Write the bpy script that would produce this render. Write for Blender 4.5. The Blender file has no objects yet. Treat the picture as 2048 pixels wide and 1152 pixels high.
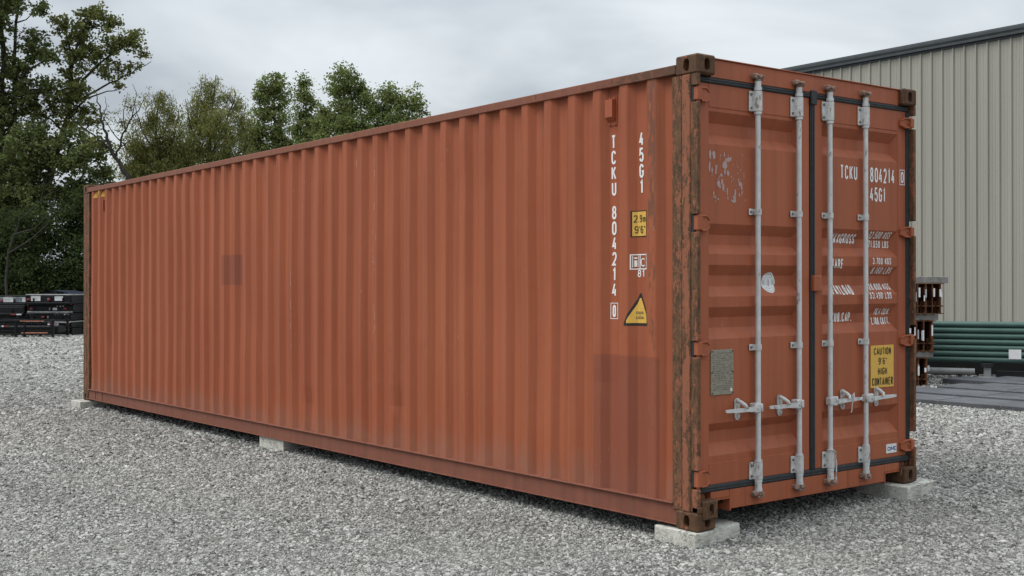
import bpy, bmesh, math, random
import numpy as np
from math import sin, cos, pi, radians
from mathutils import Vector, Matrix

# ------------------------------------------------------------------ camera, world, sun, exposure
SC = bpy.context.scene
COL = SC.collection
ZB = 0.095                                   # container floor above the gravel
YAW, PIT = 0.6887, 0.0040
CAM = np.array([-5.1501, -4.4966, 1.4493 + ZB])
FPX = 2239.4
FW = np.array([sin(YAW) * cos(PIT), cos(YAW) * cos(PIT), sin(PIT)])
RT = np.array([cos(YAW), -sin(YAW), 0.0])
UP = np.cross(RT, FW)
cam = bpy.data.objects.new('camera', bpy.data.cameras.new('camera'))
COL.objects.link(cam)
cam.location = CAM
cam.rotation_euler = (pi / 2 + PIT, 0.0, -YAW)
cam.data.sensor_width = 36.0
cam.data.lens = 36.0 * FPX / 2048.0
cam.data.clip_start = 0.05
cam.data.clip_end = 3000.0
SC.camera = cam

SUN_DIR = Vector((-0.55, 0.27, 0.90)).normalized()      # towards the sun behind the cloud deck
world = bpy.data.worlds.new('World')
SC.world = world
world.use_nodes = True
wn, wl = world.node_tree.nodes, world.node_tree.links
wn.clear()
def wnode(t, **k):
    n = wn.new(t)
    for a, b in k.items():
        setattr(n, a, b)
    return n
w_out = wnode('ShaderNodeOutputWorld')
w_sky = wnode('ShaderNodeTexSky', sky_type='NISHITA', sun_disc=False)
w_sky.sun_elevation = math.asin(SUN_DIR.z)
w_sky.sun_rotation = math.atan2(SUN_DIR.x, SUN_DIR.y)
w_bg0 = wnode('ShaderNodeBackground')
w_bg0.inputs['Strength'].default_value = 0.07
wl.new(w_sky.outputs['Color'], w_bg0.inputs['Color'])
w_tc = wnode('ShaderNodeTexCoord')
w_sep = wnode('ShaderNodeSeparateXYZ')
wl.new(w_tc.outputs['Generated'], w_sep.inputs[0])
w_add = wnode('ShaderNodeMath', operation='ADD'); w_add.inputs[1].default_value = 0.16
w_max = wnode('ShaderNodeMath', operation='MAXIMUM'); w_max.inputs[1].default_value = 0.0
wl.new(w_sep.outputs['Z'], w_max.inputs[0]); wl.new(w_max.outputs[0], w_add.inputs[0])
w_dx = wnode('ShaderNodeMath', operation='DIVIDE'); w_dy = wnode('ShaderNodeMath', operation='DIVIDE')
wl.new(w_sep.outputs['X'], w_dx.inputs[0]); wl.new(w_add.outputs[0], w_dx.inputs[1])
wl.new(w_sep.outputs['Y'], w_dy.inputs[0]); wl.new(w_add.outputs[0], w_dy.inputs[1])
w_cmb = wnode('ShaderNodeCombineXYZ')
wl.new(w_dx.outputs[0], w_cmb.inputs['X']); wl.new(w_dy.outputs[0], w_cmb.inputs['Y'])
w_n1 = wnode('ShaderNodeTexNoise'); w_n1.inputs['Scale'].default_value = 0.95
w_n1.inputs['Detail'].default_value = 5.0; w_n1.inputs['Roughness'].default_value = 0.47
w_n1.inputs['Distortion'].default_value = 0.5
wl.new(w_cmb.outputs[0], w_n1.inputs['Vector'])
w_ramp = wnode('ShaderNodeValToRGB')
cr = w_ramp.color_ramp
cr.elements[0].position = 0.41; cr.elements[0].color = (0.470, 0.515, 0.565, 1)
cr.elements[1].position = 0.60; cr.elements[1].color = (0.760, 0.815, 0.850, 1)
wl.new(w_n1.outputs['Fac'], w_ramp.inputs['Fac'])
w_g = wnode('ShaderNodeMath', operation='MULTIPLY_ADD')      # overcast sky: brighter overhead
w_g.inputs[1].default_value = 1.35; w_g.inputs[2].default_value = 0.52
wl.new(w_max.outputs[0], w_g.inputs[0])
w_bg1 = wnode('ShaderNodeBackground')
wl.new(w_ramp.outputs['Color'], w_bg1.inputs['Color'])
wl.new(w_g.outputs[0], w_bg1.inputs['Strength'])
w_mix = wnode('ShaderNodeMixShader'); w_mix.inputs[0].default_value = 0.94
wl.new(w_bg0.outputs[0], w_mix.inputs[1]); wl.new(w_bg1.outputs[0], w_mix.inputs[2])
wl.new(w_mix.outputs[0], w_out.inputs['Surface'])

sun = bpy.data.objects.new('sun', bpy.data.lights.new('sun', 'SUN'))
COL.objects.link(sun)
sun.data.energy = 1.5
sun.data.angle = radians(36)
sun.data.color = (1.0, 0.965, 0.92)
sun.rotation_euler = (-SUN_DIR).to_track_quat('-Z', 'Y').to_euler()

SC.view_settings.view_transform = 'Standard'
SC.view_settings.look = 'None'
SC.view_settings.gamma = 1.0
SC.view_settings.exposure = 0.45
SC.view_settings.use_curve_mapping = False
SC.render.engine = 'CYCLES'
SC.cycles.max_bounces = 6
SC.cycles.diffuse_bounces = 3
SC.cycles.use_denoising = True

# ------------------------------------------------------------------ helpers
SHEAR = 0.0217                                 # the container leans with the yard's fall
def P(px, py, t):
    """world point at depth t on the sight line through a pixel of the 2048x1152 photograph"""
    return CAM + t * (FW + RT * (px - 1024) / FPX - UP * (py - 576) / FPX)

def gz(x, y):
    sp = lambda t: 0.25 * np.logaddexp(0, np.asarray(t) / 0.25)
    x = np.asarray(x, float); y = np.asarray(y, float)
    r = SHEAR * (sp(x) - sp(x - 4.0))
    far = np.clip((np.hypot(x - 1, y - 4) - 5) / 10, 0, 1)
    w = 0.010 * np.sin(x * 0.9 + 1.3) * np.sin(y * 0.7 + 0.4) + 0.006 * np.sin(x * 2.1 - y * 1.7)
    return r + w * far

def tag(o, label=None, cat=None, group=None, kind=None):
    if label: o['label'] = label
    if cat: o['category'] = cat
    if group: o['group'] = group
    if kind or cat: o['kind'] = kind or 'thing'
    return o

def empty(name, loc=(0, 0, 0), label=None, cat=None, group=None):
    o = bpy.data.objects.new(name, None)
    o.empty_display_size = 0.1
    COL.objects.link(o)
    o.location = loc
    return tag(o, label, cat, group)

class MB:
    """collects faces, builds one mesh object"""
    def __init__(s):
        s.v = []; s.f = []; s.sm = []
    def add(s, vs, fs, smooth=False):
        b = len(s.v)
        s.v.extend([tuple(map(float, p)) for p in vs])
        for q in fs:
            s.f.append([b + i for i in q]); s.sm.append(smooth)
        return s
    def box(s, x0, x1, y0, y1, z0, z1, bev=0.0, skip=(), M=None):
        if bev <= 0:
            vs = [(x, y, z) for x in (x0, x1) for y in (y0, y1) for z in (z0, z1)]
            F = {'-x': (0, 1, 3, 2), '+x': (4, 6, 7, 5), '-y': (0, 4, 5, 1), '+y': (2, 3, 7, 6), '-z': (0, 2, 6, 4), '+z': (1, 5, 7, 3)}
            fs = [q for k, q in F.items() if k not in skip]
        else:
            c = ((x0, x1), (y0, y1), (z0, z1)); idx = {}; vs = []
            for i in (0, 1):
                for j in (0, 1):
                    for k in (0, 1):
                        cor = (i, j, k)
                        for ax in range(3):
                            p = [0, 0, 0]
                            for a in range(3):
                                val = c[a][cor[a]]
                                if a != ax: val += bev if cor[a] == 0 else -bev
                                p[a] = val
                            idx[(i, j, k, ax)] = len(vs); vs.append(tuple(p))
            fs = []
            nm = ('x', 'y', 'z')
            for ax in range(3):
                o1, o2 = (ax + 1) % 3, (ax + 2) % 3
                for sd in (0, 1):
                    if ('-' if sd == 0 else '+') + nm[ax] in skip: continue
                    q = []
                    for (a, b) in ((0, 0), (1, 0), (1, 1), (0, 1)):
                        cor = [0, 0, 0]; cor[ax] = sd; cor[o1] = a; cor[o2] = b
                        q.append(idx[(*cor, ax)])
                    fs.append(q if sd == 1 else q[::-1])
            for ax in range(3):
                o1, o2 = (ax + 1) % 3, (ax + 2) % 3
                for a in (0, 1):
                    for b in (0, 1):
                        c0 = [0, 0, 0]; c1 = [0, 0, 0]
                        c0[ax] = 0; c1[ax] = 1
                        c0[o1] = c1[o1] = a; c0[o2] = c1[o2] = b
                        q = [idx[(*c0, o1)], idx[(*c1, o1)], idx[(*c1, o2)], idx[(*c0, o2)]]
                        fs.append(q if (a == b) == False else q[::-1])
            for i in (0, 1):
                for j in (0, 1):
                    for k in (0, 1):
                        q = [idx[(i, j, k, a)] for a in range(3)]
                        fs.append(q if (i + j + k) % 2 == 1 else q[::-1])
        if M is not None: vs = [tuple(M @ Vector(p)) for p in vs]
        return s.add(vs, fs)
    def tube(s, pts, rad, n=10, cap=True, smooth=True):
        pts = [np.array(p, float) for p in pts]
        if not hasattr(rad, '__len__'): rad = [rad] * len(pts)
        vs = []; prev = None
        for i, p in enumerate(pts):
            d = pts[min(i + 1, len(pts) - 1)] - pts[max(i - 1, 0)]
            d = d / (np.linalg.norm(d) + 1e-12)
            if prev is None:
                a = np.array([0, 0, 1.0]) if abs(d[2]) < 0.9 else np.array([1.0, 0, 0])
            else: a = prev
            a = a - d * (a @ d); a /= np.linalg.norm(a); prev = a
            b = np.cross(d, a)
            for k in range(n):
                t = 2 * pi * k / n
                vs.append(p + rad[i] * (a * cos(t) + b * sin(t)))
        fs = []
        for i in range(len(pts) - 1):
            for k in range(n):
                fs.append((i * n + k, i * n + (k + 1) % n, (i + 1) * n + (k + 1) % n, (i + 1) * n + k))
        s.add(vs, fs, smooth)
        if cap:
            s.add(vs[:n], [tuple(range(n))[::-1]])
            s.add(vs[-n:], [tuple(range(n))])
        return s
    def prism(s, poly, axis, a0, a1):
        """poly: 2-D points in the other two axes (cyclic order), extruded along axis"""
        def mk(p, a):
            q = [0, 0, 0]; q[axis] = a; q[(axis + 1) % 3] = p[0]; q[(axis + 2) % 3] = p[1]; return q
        n = len(poly)
        vs = [mk(p, a0) for p in poly] + [mk(p, a1) for p in poly]
        fs = [tuple(range(n))[::-1], tuple(range(n, 2 * n))] + [(i, (i + 1) % n, n + (i + 1) % n, n + i) for i in range(n)]
        return s.add(vs, fs)
    def hole_plate(s, o, u, v, U, V, hc, hu, hv, depth, m=5):
        o, u, v = (np.array(q, float) for q in (o, u, v))
        nrm = np.cross(u, v)
        outer = []
        for k in range(m): outer.append((U * k / m, 0))
        for k in range(m): outer.append((U, V * k / m))
        for k in range(m): outer.append((U - U * k / m, V))
        for k in range(m): outer.append((0, V - V * k / m))
        inner = []
        st = hv - hu
        for (a, b) in outer:
            dx, dy = a - hc[0], b - hc[1]
            L = math.hypot(dx, dy); dx /= L; dy /= L
            # ray from the hole's centre to a stadium outline
            t = hu / abs(dx) if abs(dx) > 1e-6 else 1e9
            if abs(dy * t) > st:
                sy = st if dy > 0 else -st
                B = dy * sy; Cc = sy * sy - hu * hu
                t = B + math.sqrt(max(B * B - Cc, 0))
            inner.append((hc[0] + dx * t, hc[1] + dy * t))
        n = len(outer)
        W = lambda p, d=0.0: o + u * p[0] + v * p[1] - nrm * d
        vs = [W(p) for p in outer] + [W(p) for p in inner] + [W(p, depth) for p in inner]
        fs = []
        for i in range(n):
            j = (i + 1) % n
            fs.append((i, j, n + j, n + i)); fs.append((n + i, n + j, 2 * n + j, 2 * n + i))
        fs.append(tuple(range(2 * n, 3 * n)))
        return s.add(vs, fs)
    def build(s, name, mat, parent=None, xf=None, loc=None):
        me = bpy.data.meshes.new(name)
        vs = s.v if xf is None else [xf(*p) for p in s.v]
        me.from_pydata(vs, [], s.f)
        me.polygons.foreach_set('use_smooth', s.sm)
        me.materials.append(mat)
        me.update()
        o = bpy.data.objects.new(name, me)
        COL.objects.link(o)
        if parent is not None: o.parent = parent
        if loc is not None: o.location = loc
        return o

# ------------------------------------------------------------------ materials
class NT:
    def __init__(s, name):
        s.m = bpy.data.materials.new(name); s.m.use_nodes = True
        s.t = s.m.node_tree; s.n = s.t.nodes; s.l = s.t.links
        s.b = s.n['Principled BSDF']
        s.pos = None
    def new(s, t, ins=None, **k):
        n = s.n.new(t)
        for a, b in k.items(): setattr(n, a, b)
        for a, b in (ins or {}).items(): s.put(n.inputs[a], b)
        return n
    def put(s, sock, val):
        if isinstance(val, bpy.types.NodeSocket): s.l.new(val, sock)
        else: sock.default_value = val
    def P(s):
        if s.pos is None: s.pos = s.new('ShaderNodeNewGeometry').outputs['Position']
        return s.pos
    def O(s): return s.new('ShaderNodeTexCoord').outputs['Object']
    def scaled(s, vec, sc, off=(0, 0, 0)):
        return s.new('ShaderNodeMapping', {'Vector': vec, 'Scale': sc, 'Location': off}).outputs[0]
    def noise(s, scale, detail=4, rough=0.55, vec=None, dist=0.0):
        return s.new('ShaderNodeTexNoise', {'Scale': scale, 'Detail': detail, 'Roughness': rough, 'Distortion': dist, 'Vector': vec or s.P()}).outputs['Fac']
    def vor(s, scale, vec=None, out='Distance', feature='F1', rand=1.0):
        return s.new('ShaderNodeTexVoronoi', {'Scale': scale, 'Vector': vec or s.P(), 'Randomness': rand}, feature=feature).outputs[out]
    def map(s, v, a, b, c=0.0, d=1.0, smooth=False):
        return s.new('ShaderNodeMapRange', {0: v, 1: a, 2: b, 3: c, 4: d}, interpolation_type='SMOOTHSTEP' if smooth else 'LINEAR').outputs[0]
    def math(s, op, a, b=0.0, c=0.0):
        return s.new('ShaderNodeMath', {0: a, 1: b, 2: c}, operation=op).outputs[0]
    def mix(s, f, a, b, mode='MIX'):
        n = s.new('ShaderNodeMix', data_type='RGBA', blend_type=mode)
        s.put(n.inputs[0], f)
        for k, q in ((6, a), (7, b)):
            s.put(n.inputs[k], (*q, 1.0) if isinstance(q, tuple) and len(q) == 3 else q)
        return n.outputs[2]
    def ramp(s, f, stops):
        n = s.new('ShaderNodeValToRGB', {0: f})
        e = n.color_ramp.elements
        while len(e) < len(stops): e.new(0.5)
        for i, (p, c) in enumerate(stops):
            e[i].position = p; e[i].color = (*c, 1.0)
        return n.outputs[0]
    def bump(s, h, strength=0.3, dist=0.01):
        n = s.new('ShaderNodeBump', {'Height': h, 'Strength': strength, 'Distance': dist})
        s.l.new(n.outputs[0], s.b.inputs['Normal'])
    def done(s, col, rough=0.6, metal=0.0, spec=0.4):
        s.put(s.b.inputs['Base Color'], (*col, 1.0) if isinstance(col, tuple) and len(col) == 3 else col)
        s.put(s.b.inputs['Roughness'], rough)
        s.put(s.b.inputs['Metallic'], metal)
        s.put(s.b.inputs['Specular IOR Level'], spec)
        return s.m
def rect(n, sep, y0, y1, z0, z1):
    f = n.math('MULTIPLY', n.map(sep.outputs['Y'], y0, y0 + 0.006), n.map(sep.outputs['Y'], y1, y1 - 0.006))
    f = n.math('MULTIPLY', f, n.map(sep.outputs['Z'], z0, z0 + 0.006))
    return n.math('MULTIPLY', f, n.map(sep.outputs['Z'], z1, z1 - 0.006))

PAINT = (0.352, 0.097, 0.042)
def paint_mat(name, base=PAINT, patches=(), rusty=0.0, gloss=(0.52, 0.70, 0.25), corner=False):
    n = NT(name)
    big = n.noise(0.55, 3, 0.5)
    c = n.mix(n.map(big, 0.3, 0.7), tuple(q * k for q, k in zip(base, (0.93, 0.88, 0.88))), tuple(q * k for q, k in zip(base, (1.06, 1.10, 1.12))))
    streak = n.noise(1.0, 4, 0.6, n.scaled(n.P(), (14, 14, 0.35)))
    c = n.mix(n.map(streak, 0.42, 0.75, 0, 0.55), c, tuple(q * k for q, k in zip(base, (0.58, 0.64, 0.72))))
    pale = n.noise(1.0, 5, 0.62, n.scaled(n.P(), (9, 9, 0.18), (4, 8, 3)))
    c = n.mix(n.map(pale, 0.50, 0.78, 0, 0.42), c, tuple(min(1, q * k) for q, k in zip(base, (1.22, 1.42, 1.70))))
    fold = n.noise(1.0, 1, 0.5, n.scaled(n.P(), (0.5, 7, 0.10), (2, 5, 1)))
    c = n.mix(n.map(fold, 0.35, 0.65, 0.10, -0.0), c, (0.10, 0.045, 0.03))
    mott = n.noise(9.0, 5, 0.65)
    c = n.mix(n.map(mott, 0.45, 0.8, 0, 0.25), c, (0.35, 0.130, 0.074))
    if patches:
        sep = n.new('ShaderNodeSeparateXYZ', {0: n.P()})
        run = n.math('MULTIPLY', n.map(n.noise(1.0, 3, 0.6, n.scaled(n.P(), (24, 24, 0.5), (1, 7, 2))), 0.58, 0.72), n.map(n.math('ADD', sep.outputs['Z'], n.math('MULTIPLY', n.noise(3.0, 2), 1.2)), 2.7, 3.6))
        c = n.mix(n.math('MULTIPLY', run, 0.6), c, (0.13, 0.052, 0.032))
        strip = n.math('MULTIPLY', n.math('MULTIPLY', n.map(sep.outputs['Y'], 0.352, 0.362), n.map(sep.outputs['Y'], 0.432, 0.420)), n.map(n.math('ADD', n.noise(1.0, 5, 0.7, n.scaled(n.P(), (40, 40, 9))), n.math('MULTIPLY', sep.outputs['Z'], 0.075)), 0.60, 0.70))
        c = n.mix(n.math('MULTIPLY', strip, 0.75), c, (0.125, 0.062, 0.040))
        low = n.math('MULTIPLY', n.map(n.math('SUBTRACT', sep.outputs['Z'], n.math('MULTIPLY', n.noise(1.0, 4, 0.6, n.scaled(n.P(), (6, 6, 1.5))), 0.7)), 0.12, -0.10), 0.45)
        c = n.mix(low, c, (0.27, 0.145, 0.105))
    for (y0, y1, z0, z1, k) in patches:
        sep = n.new('ShaderNodeSeparateXYZ', {0: n.P()})
        edge = n.math('MULTIPLY', rect(n, sep, y0, y1, z0 + ZB, z1 + ZB), k)
        c = n.mix(edge, c, (0.180, 0.058, 0.040))
    # small chips: bare pinkish primer and brown rust
    where = n.map(n.noise(1.7, 2, 0.5), 0.56, 0.70)
    chip = n.math('MULTIPLY', n.map(n.noise(1.0, 3, 0.6, n.scaled(n.P(), (60, 60, 22))), 0.70, 0.73), where)
    c = n.mix(n.math('MULTIPLY', chip, 0.7), c, (0.55, 0.36, 0.29))
    rs = n.math('MULTIPLY', n.map(n.noise(1.0, 4, 0.7, n.scaled(n.P(), (38, 38, 7), (3, 1, 7))), 0.69 - rusty, 0.75 - rusty), n.map(n.noise(2.3, 2, 0.5, n.scaled(n.P(), (1, 1, 1), (9, 4, 2))), 0.50, 0.62))
    c = n.mix(n.math('MULTIPLY', rs, 0.85), c, (0.075, 0.032, 0.016))
    if corner:
        sep = n.new('ShaderNodeSeparateXYZ', {0: n.P()})
        cf = n.map(n.math('ADD', n.map(sep.outputs['Y'], 1.3, 0.2, 0, 0.30), n.noise(1.0, 5, 0.7, n.scaled(n.P(), (18, 18, 18)))), 0.60, 0.78)
        c = n.mix(n.math('MULTIPLY', cf, 0.85), c, (0.085, 0.046, 0.026))
    n.bump(n.math('ADD', n.math('MULTIPLY', n.noise(3.5, 3, 0.5), 1.0), n.math('MULTIPLY', mott, 0.10)), 0.25, 0.012)
    return n.done(c, n.map(mott, 0.3, 0.7, gloss[0], gloss[1]), 0.0, gloss[2])
M = {}
M['side'] = paint_mat('side_paint', patches=((0.335, 0.931, -0.2, 1.043, 0.50), (6.41, 6.616, 1.526, 1.845, 0.50), (6.205, 6.39, 1.526, 1.845, 0.60)))
M['paint'] = paint_mat('door_paint', tuple(q * k for q, k in zip(PAINT, (1.05, 1.03, 0.98))), gloss=(0.46, 0.6, 0.32))
M['rail'] = paint_mat('rail_paint', (0.215, 0.080, 0.050), rusty=0.02)
M['toprail'] = paint_mat('top_rail_paint', (0.225, 0.084, 0.050), rusty=0.085, corner=True)
def rust_mat(name, keep, dark):
    n = NT(name)
    v = n.noise(1.0, 6, 0.72, n.scaled(n.P(), (30, 30, 11)), 0.5)
    f = n.noise(48.0, 6, 0.75, n.scaled(n.P(), (1, 1, 0.6)), 0.8)
    rc = n.ramp(n.math('ADD', n.math('MULTIPLY', v, 0.5), n.math('MULTIPLY', f, 0.5)),
                [(0.32, (0.026, 0.017, 0.010)), (0.45, (0.085, 0.047, 0.025)), (0.56, (0.165, 0.082, 0.040)), (0.70, (0.30, 0.14, 0.072))])
    rc = n.mix(dark, rc, (0.055, 0.026, 0.014))
    sepp = n.new('ShaderNodeSeparateXYZ', {0: n.P()})
    band = n.math('MULTIPLY', n.math('MULTIPLY', n.map(sepp.outputs['Y'], 0.062, 0.080), n.map(sepp.outputs['Y'], 0.140, 0.122)), 0.085)
    pf = n.map(n.math('ADD', n.math('MULTIPLY', n.noise(1.0, 5, 0.62, n.scaled(n.P(), (22, 22, 5.0), (5, 2, 1)), 0.6), 0.55), n.math('MULTIPLY', f, 0.45)), n.math('SUBTRACT', 0.600 - keep, band), n.math('SUBTRACT', 0.640 - keep, band))
    c = n.mix(n.math('MULTIPLY', pf, 0.85), rc, (0.29, 0.105, 0.056))
    ch = n.math('MULTIPLY', n.map(n.noise(1.0, 3, 0.6, n.scaled(n.P(), (55, 55, 16))), 0.66, 0.70), n.map(n.noise(4.0, 2), 0.50, 0.62))
    c = n.mix(n.math('MULTIPLY', ch, 0.85), c, (0.52, 0.30, 0.12))
    n.bump(n.math('ADD', f, n.math('MULTIPLY', pf, 0.8)), 0.55, 0.006)
    return n.done(c, n.map(f, 0.3, 0.7, 0.65, 0.9), 0.0, 0.3)
M['post'] = rust_mat('post_rust', 0.085, 0.0)
M['cast'] = rust_mat('casting_rust', -0.01, 0.36)
M['castd'] = rust_mat('dark_casting_rust', -0.02, 0.55)
def simple(name, col, rough=0.6, metal=0.0, var=0.25, scale=8.0, spec=0.4, bump=0.0, dirt=None):
    n = NT(name)
    f = n.noise(scale, 5, 0.6)
    c = n.mix(n.map(f, 0.3, 0.7), tuple(q * (1 - var) for q in col), tuple(min(q * (1 + var), 1) for q in col))
    if dirt:
        c = n.mix(n.math('MULTIPLY', n.map(n.noise(1.0, 5, 0.65, n.scaled(n.P(), (30, 30, 12))), dirt[1], dirt[1] + 0.06), 0.8), c, dirt[0])
    if bump: n.bump(f, bump, 0.005)
    return n.done(c, rough, metal, spec)
M['galv'] = simple('galvanised_steel', (0.58, 0.58, 0.57), 0.5, 0.1, 0.12, 14, 0.5, 0.15, ((0.24, 0.20, 0.17), 0.60))
M['galv2'] = simple('worn_galvanised', (0.55, 0.545, 0.53), 0.5, 0.1, 0.2, 30, 0.5, 0.3, ((0.19, 0.13, 0.09), 0.57))
M['camrust'] = simple('cam_rust', (0.24, 0.155, 0.12), 0.8, 0.0, 0.6, 45, 0.3, 0.5, ((0.5, 0.45, 0.40), 0.58))
M['bolt'] = simple('bolt_steel', (0.17, 0.165, 0.16), 0.5, 0.3, 0.3, 30)
M['rubber'] = simple('rubber_gasket', (0.030, 0.033, 0.036), 0.62, 0.0, 0.3, 20, 0.4, 0.2, ((0.12, 0.115, 0.11), 0.68))
M['black'] = simple('black_gap', (0.008, 0.007, 0.006), 0.9)
M['white'] = simple('white_print', (0.78, 0.77, 0.75), 0.6, 0, 0.05, 40, 0.3, 0, ((0.45, 0.27, 0.22), 0.70))
M['ink'] = simple('black_print', (0.018, 0.017, 0.016), 0.6)
M['yellow'] = simple('yellow_sticker', (0.66, 0.40, 0.075), 0.5, 0, 0.07, 20, 0.4, 0, ((0.50, 0.30, 0.08), 0.70))
M['blue'] = simple('blue_print', (0.03, 0.10, 0.26), 0.5)
M['plateink'] = simple('plate_print', (0.055, 0.052, 0.045), 0.5)
M['dplate'] = simple('data_plate_metal', (0.27, 0.245, 0.19), 0.45, 0.2, 0.25, 60, 0.5, 0.2)
def wood_mat():
    n = NT('weathered_timber')
    g = n.noise(1.0, 6, 0.65, n.scaled(n.P(), (7, 30, 46)), 2.2)
    k = n.noise(6.0, 4, 0.6)
    c = n.ramp(n.math('ADD', n.math('MULTIPLY', g, 0.65), n.math('MULTIPLY', k, 0.35)), [(0.38, (0.15, 0.14, 0.115)), (0.46, (0.37, 0.36, 0.315)), (0.55, (0.58, 0.57, 0.515))])
    n.bump(g, 0.5, 0.004)
    return n.done(c, 0.85, 0, 0.2)
M['wood'] = wood_mat()
M['dunnage'] = simple('grey_dunnage_timber', (0.215, 0.21, 0.195), 0.9, 0, 0.3, 14, 0.2, 0.4)
M['trailer'] = simple('black_powder_coat', (0.0035, 0.0035, 0.004), 0.5, 0.0, 0.4, 3, 0.22)
M['trailer2'] = simple('dark_grey_panel', (0.007, 0.0075, 0.009), 0.45, 0.0, 0.4, 3, 0.25)
M['zinc'] = simple('bumper_grey', (0.25, 0.25, 0.25), 0.5, 0.2, 0.3, 6)
M['glassy'] = simple('grey_blue_panel', (0.20, 0.225, 0.25), 0.35, 0.1, 0.3, 6)
M['bluehood'] = simple('dark_blue_panel', (0.02, 0.025, 0.045), 0.35, 0.1, 0.3, 3, 0.4)
M['card'] = simple('white_label', (0.70, 0.70, 0.70), 0.6, 0, 0.06, 30)
M['tagdull'] = simple('faded_label', (0.38, 0.38, 0.39), 0.6, 0, 0.2, 30)
M['cardink'] = simple('label_print', (0.16, 0.16, 0.17), 0.6)
M['red'] = simple('red_reflector', (0.22, 0.025, 0.03), 0.4, 0, 0.3, 20)
M['tape_orange'] = simple('orange_strip', (0.42, 0.17, 0.10), 0.6, 0, 0.3, 10)
M['beam'] = simple('rusty_beam', (0.105, 0.045, 0.022), 0.85, 0, 0.55, 9, 0.25, 0.4)
M['pipe'] = simple('green_pipe_paint', (0.048, 0.104, 0.088), 0.5, 0.0, 0.14, 3, 0.5, 0.0, ((0.30, 0.31, 0.28), 0.72))
M['greytube'] = simple('grey_tube', (0.24, 0.245, 0.24), 0.6, 0, 0.2, 6)
M['plank'] = simple('steel_plank', (0.098, 0.102, 0.112), 0.60, 0.15, 0.35, 2.2, 0.4, 0.15, ((0.21, 0.20, 0.18), 0.60))
M['skid'] = simple('black_skid', (0.014, 0.014, 0.014), 0.7, 0, 0.4, 8)
def wall_mat():
    n = NT('tan_wall_sheet')
    s = n.noise(1.0, 4, 0.55, n.scaled(n.P(), (6, 6, 0.12)))
    c = n.mix(n.map(s, 0.3, 0.7), (0.280, 0.270, 0.230), (0.335, 0.324, 0.278))
    return n.done(c, 0.5, 0, 0.4)
M['wall'] = wall_mat()
M['trim'] = simple('charcoal_trim', (0.046, 0.055, 0.060), 0.45, 0, 0.15, 4)
M['trim2'] = simple('dark_trim', (0.045, 0.052, 0.060), 0.5, 0, 0.15, 4)  # the trim's own dark colour
M['concrete'] = simple('footing_concrete', (0.30, 0.29, 0.27), 0.9, 0, 0.2, 4, 0.2, 0.3)
def bark_mat(name, c0, c1):
    n = NT(name)
    f = n.noise(1.0, 5, 0.65, n.scaled(n.P(), (9, 9, 2)))
    c = n.mix(n.map(f, 0.3, 0.7), c0, c1)
    return n.done(c, 0.95, 0, 0.1)
M['bark'] = bark_mat('grey_bark', (0.018, 0.016, 0.013), (0.055, 0.050, 0.042))
M['bark2'] = bark_mat('pale_bark', (0.03, 0.028, 0.025), (0.065, 0.062, 0.056))
def leaf_mat():
    m = bpy.data.materials.new('leaves'); m.use_nodes = True
    t = m.node_tree; t.nodes.clear()
    o = t.nodes.new('ShaderNodeOutputMaterial'); a = t.nodes.new('ShaderNodeAttribute'); a.attribute_name = 'tint'
    d = t.nodes.new('ShaderNodeBsdfDiffuse'); tr = t.nodes.new('ShaderNodeBsdfTranslucent'); mx = t.nodes.new('ShaderNodeMixShader')
    mx.inputs[0].default_value = 0.40
    t.links.new(a.outputs['Color'], d.inputs['Color']); t.links.new(a.outputs['Color'], tr.inputs['Color'])
    t.links.new(d.outputs[0], mx.inputs[1]); t.links.new(tr.outputs[0], mx.inputs[2]); t.links.new(mx.outputs[0], o.inputs[0])
    return m
M['leaf'] = leaf_mat()
def ground_mat():
    n = NT('gravel_ground')
    p = n.P()
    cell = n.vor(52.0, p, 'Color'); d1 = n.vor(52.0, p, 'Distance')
    cell2 = n.vor(21.0, p, 'Color')
    g = n.new('ShaderNodeSeparateColor', {0: cell}).outputs[0]
    g2 = n.new('ShaderNodeSeparateColor', {0: cell2}).outputs[1]
    big = n.noise(0.35, 5, 0.6)
    t = n.math('ADD', n.math('MULTIPLY', g, 0.62), n.math('MULTIPLY', g2, 0.38))
    c = n.ramp(t, [(0.10, (0.06, 0.059, 0.055)), (0.45, (0.165, 0.163, 0.152)), (0.75, (0.33, 0.326, 0.307)), (0.95, (0.58, 0.573, 0.54))])
    c = n.mix(n.map(d1, 0.30, 0.62, 0, 0.7), c, (0.08, 0.08, 0.076))  # darker between stones: fines, with the gaps' shade put into the colour
    c = n.mix(n.map(big, 0.35, 0.7, 0, 0.40), c, (0.31, 0.298, 0.265), 'MIX')
    c = n.mix(n.map(n.noise(1.2, 4, 0.6), 0.5, 0.8, 0, 0.35), c, (0.22, 0.22, 0.215))
    far = n.new('ShaderNodeSeparateXYZ', {0: p})
    fy = n.map(far.outputs['Y'], 10.0, 26.0, 0, 0.8, True)
    fs = n.math('ADD', n.math('MULTIPLY', n.noise(1.0, 6, 0.75, n.scaled(p, (6.0, 9.0, 1))), 0.65), n.math('MULTIPLY', n.noise(1.0, 4, 0.6, n.scaled(p, (0.25, 0.9, 1))), 0.35))
    c = n.mix(fy, c, n.ramp(fs, [(0.41, (0.18, 0.175, 0.155)), (0.48, (0.39, 0.38, 0.343)), (0.56, (0.60, 0.586, 0.535))]))
    n.bump(n.math('ADD', n.math('MULTIPLY', d1, -1.0), n.math('MULTIPLY', n.noise(6, 3), 0.6)), 0.8, 0.02)
    return n.done(c, 0.92, 0, 0.15)
M['ground'] = ground_mat()
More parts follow.
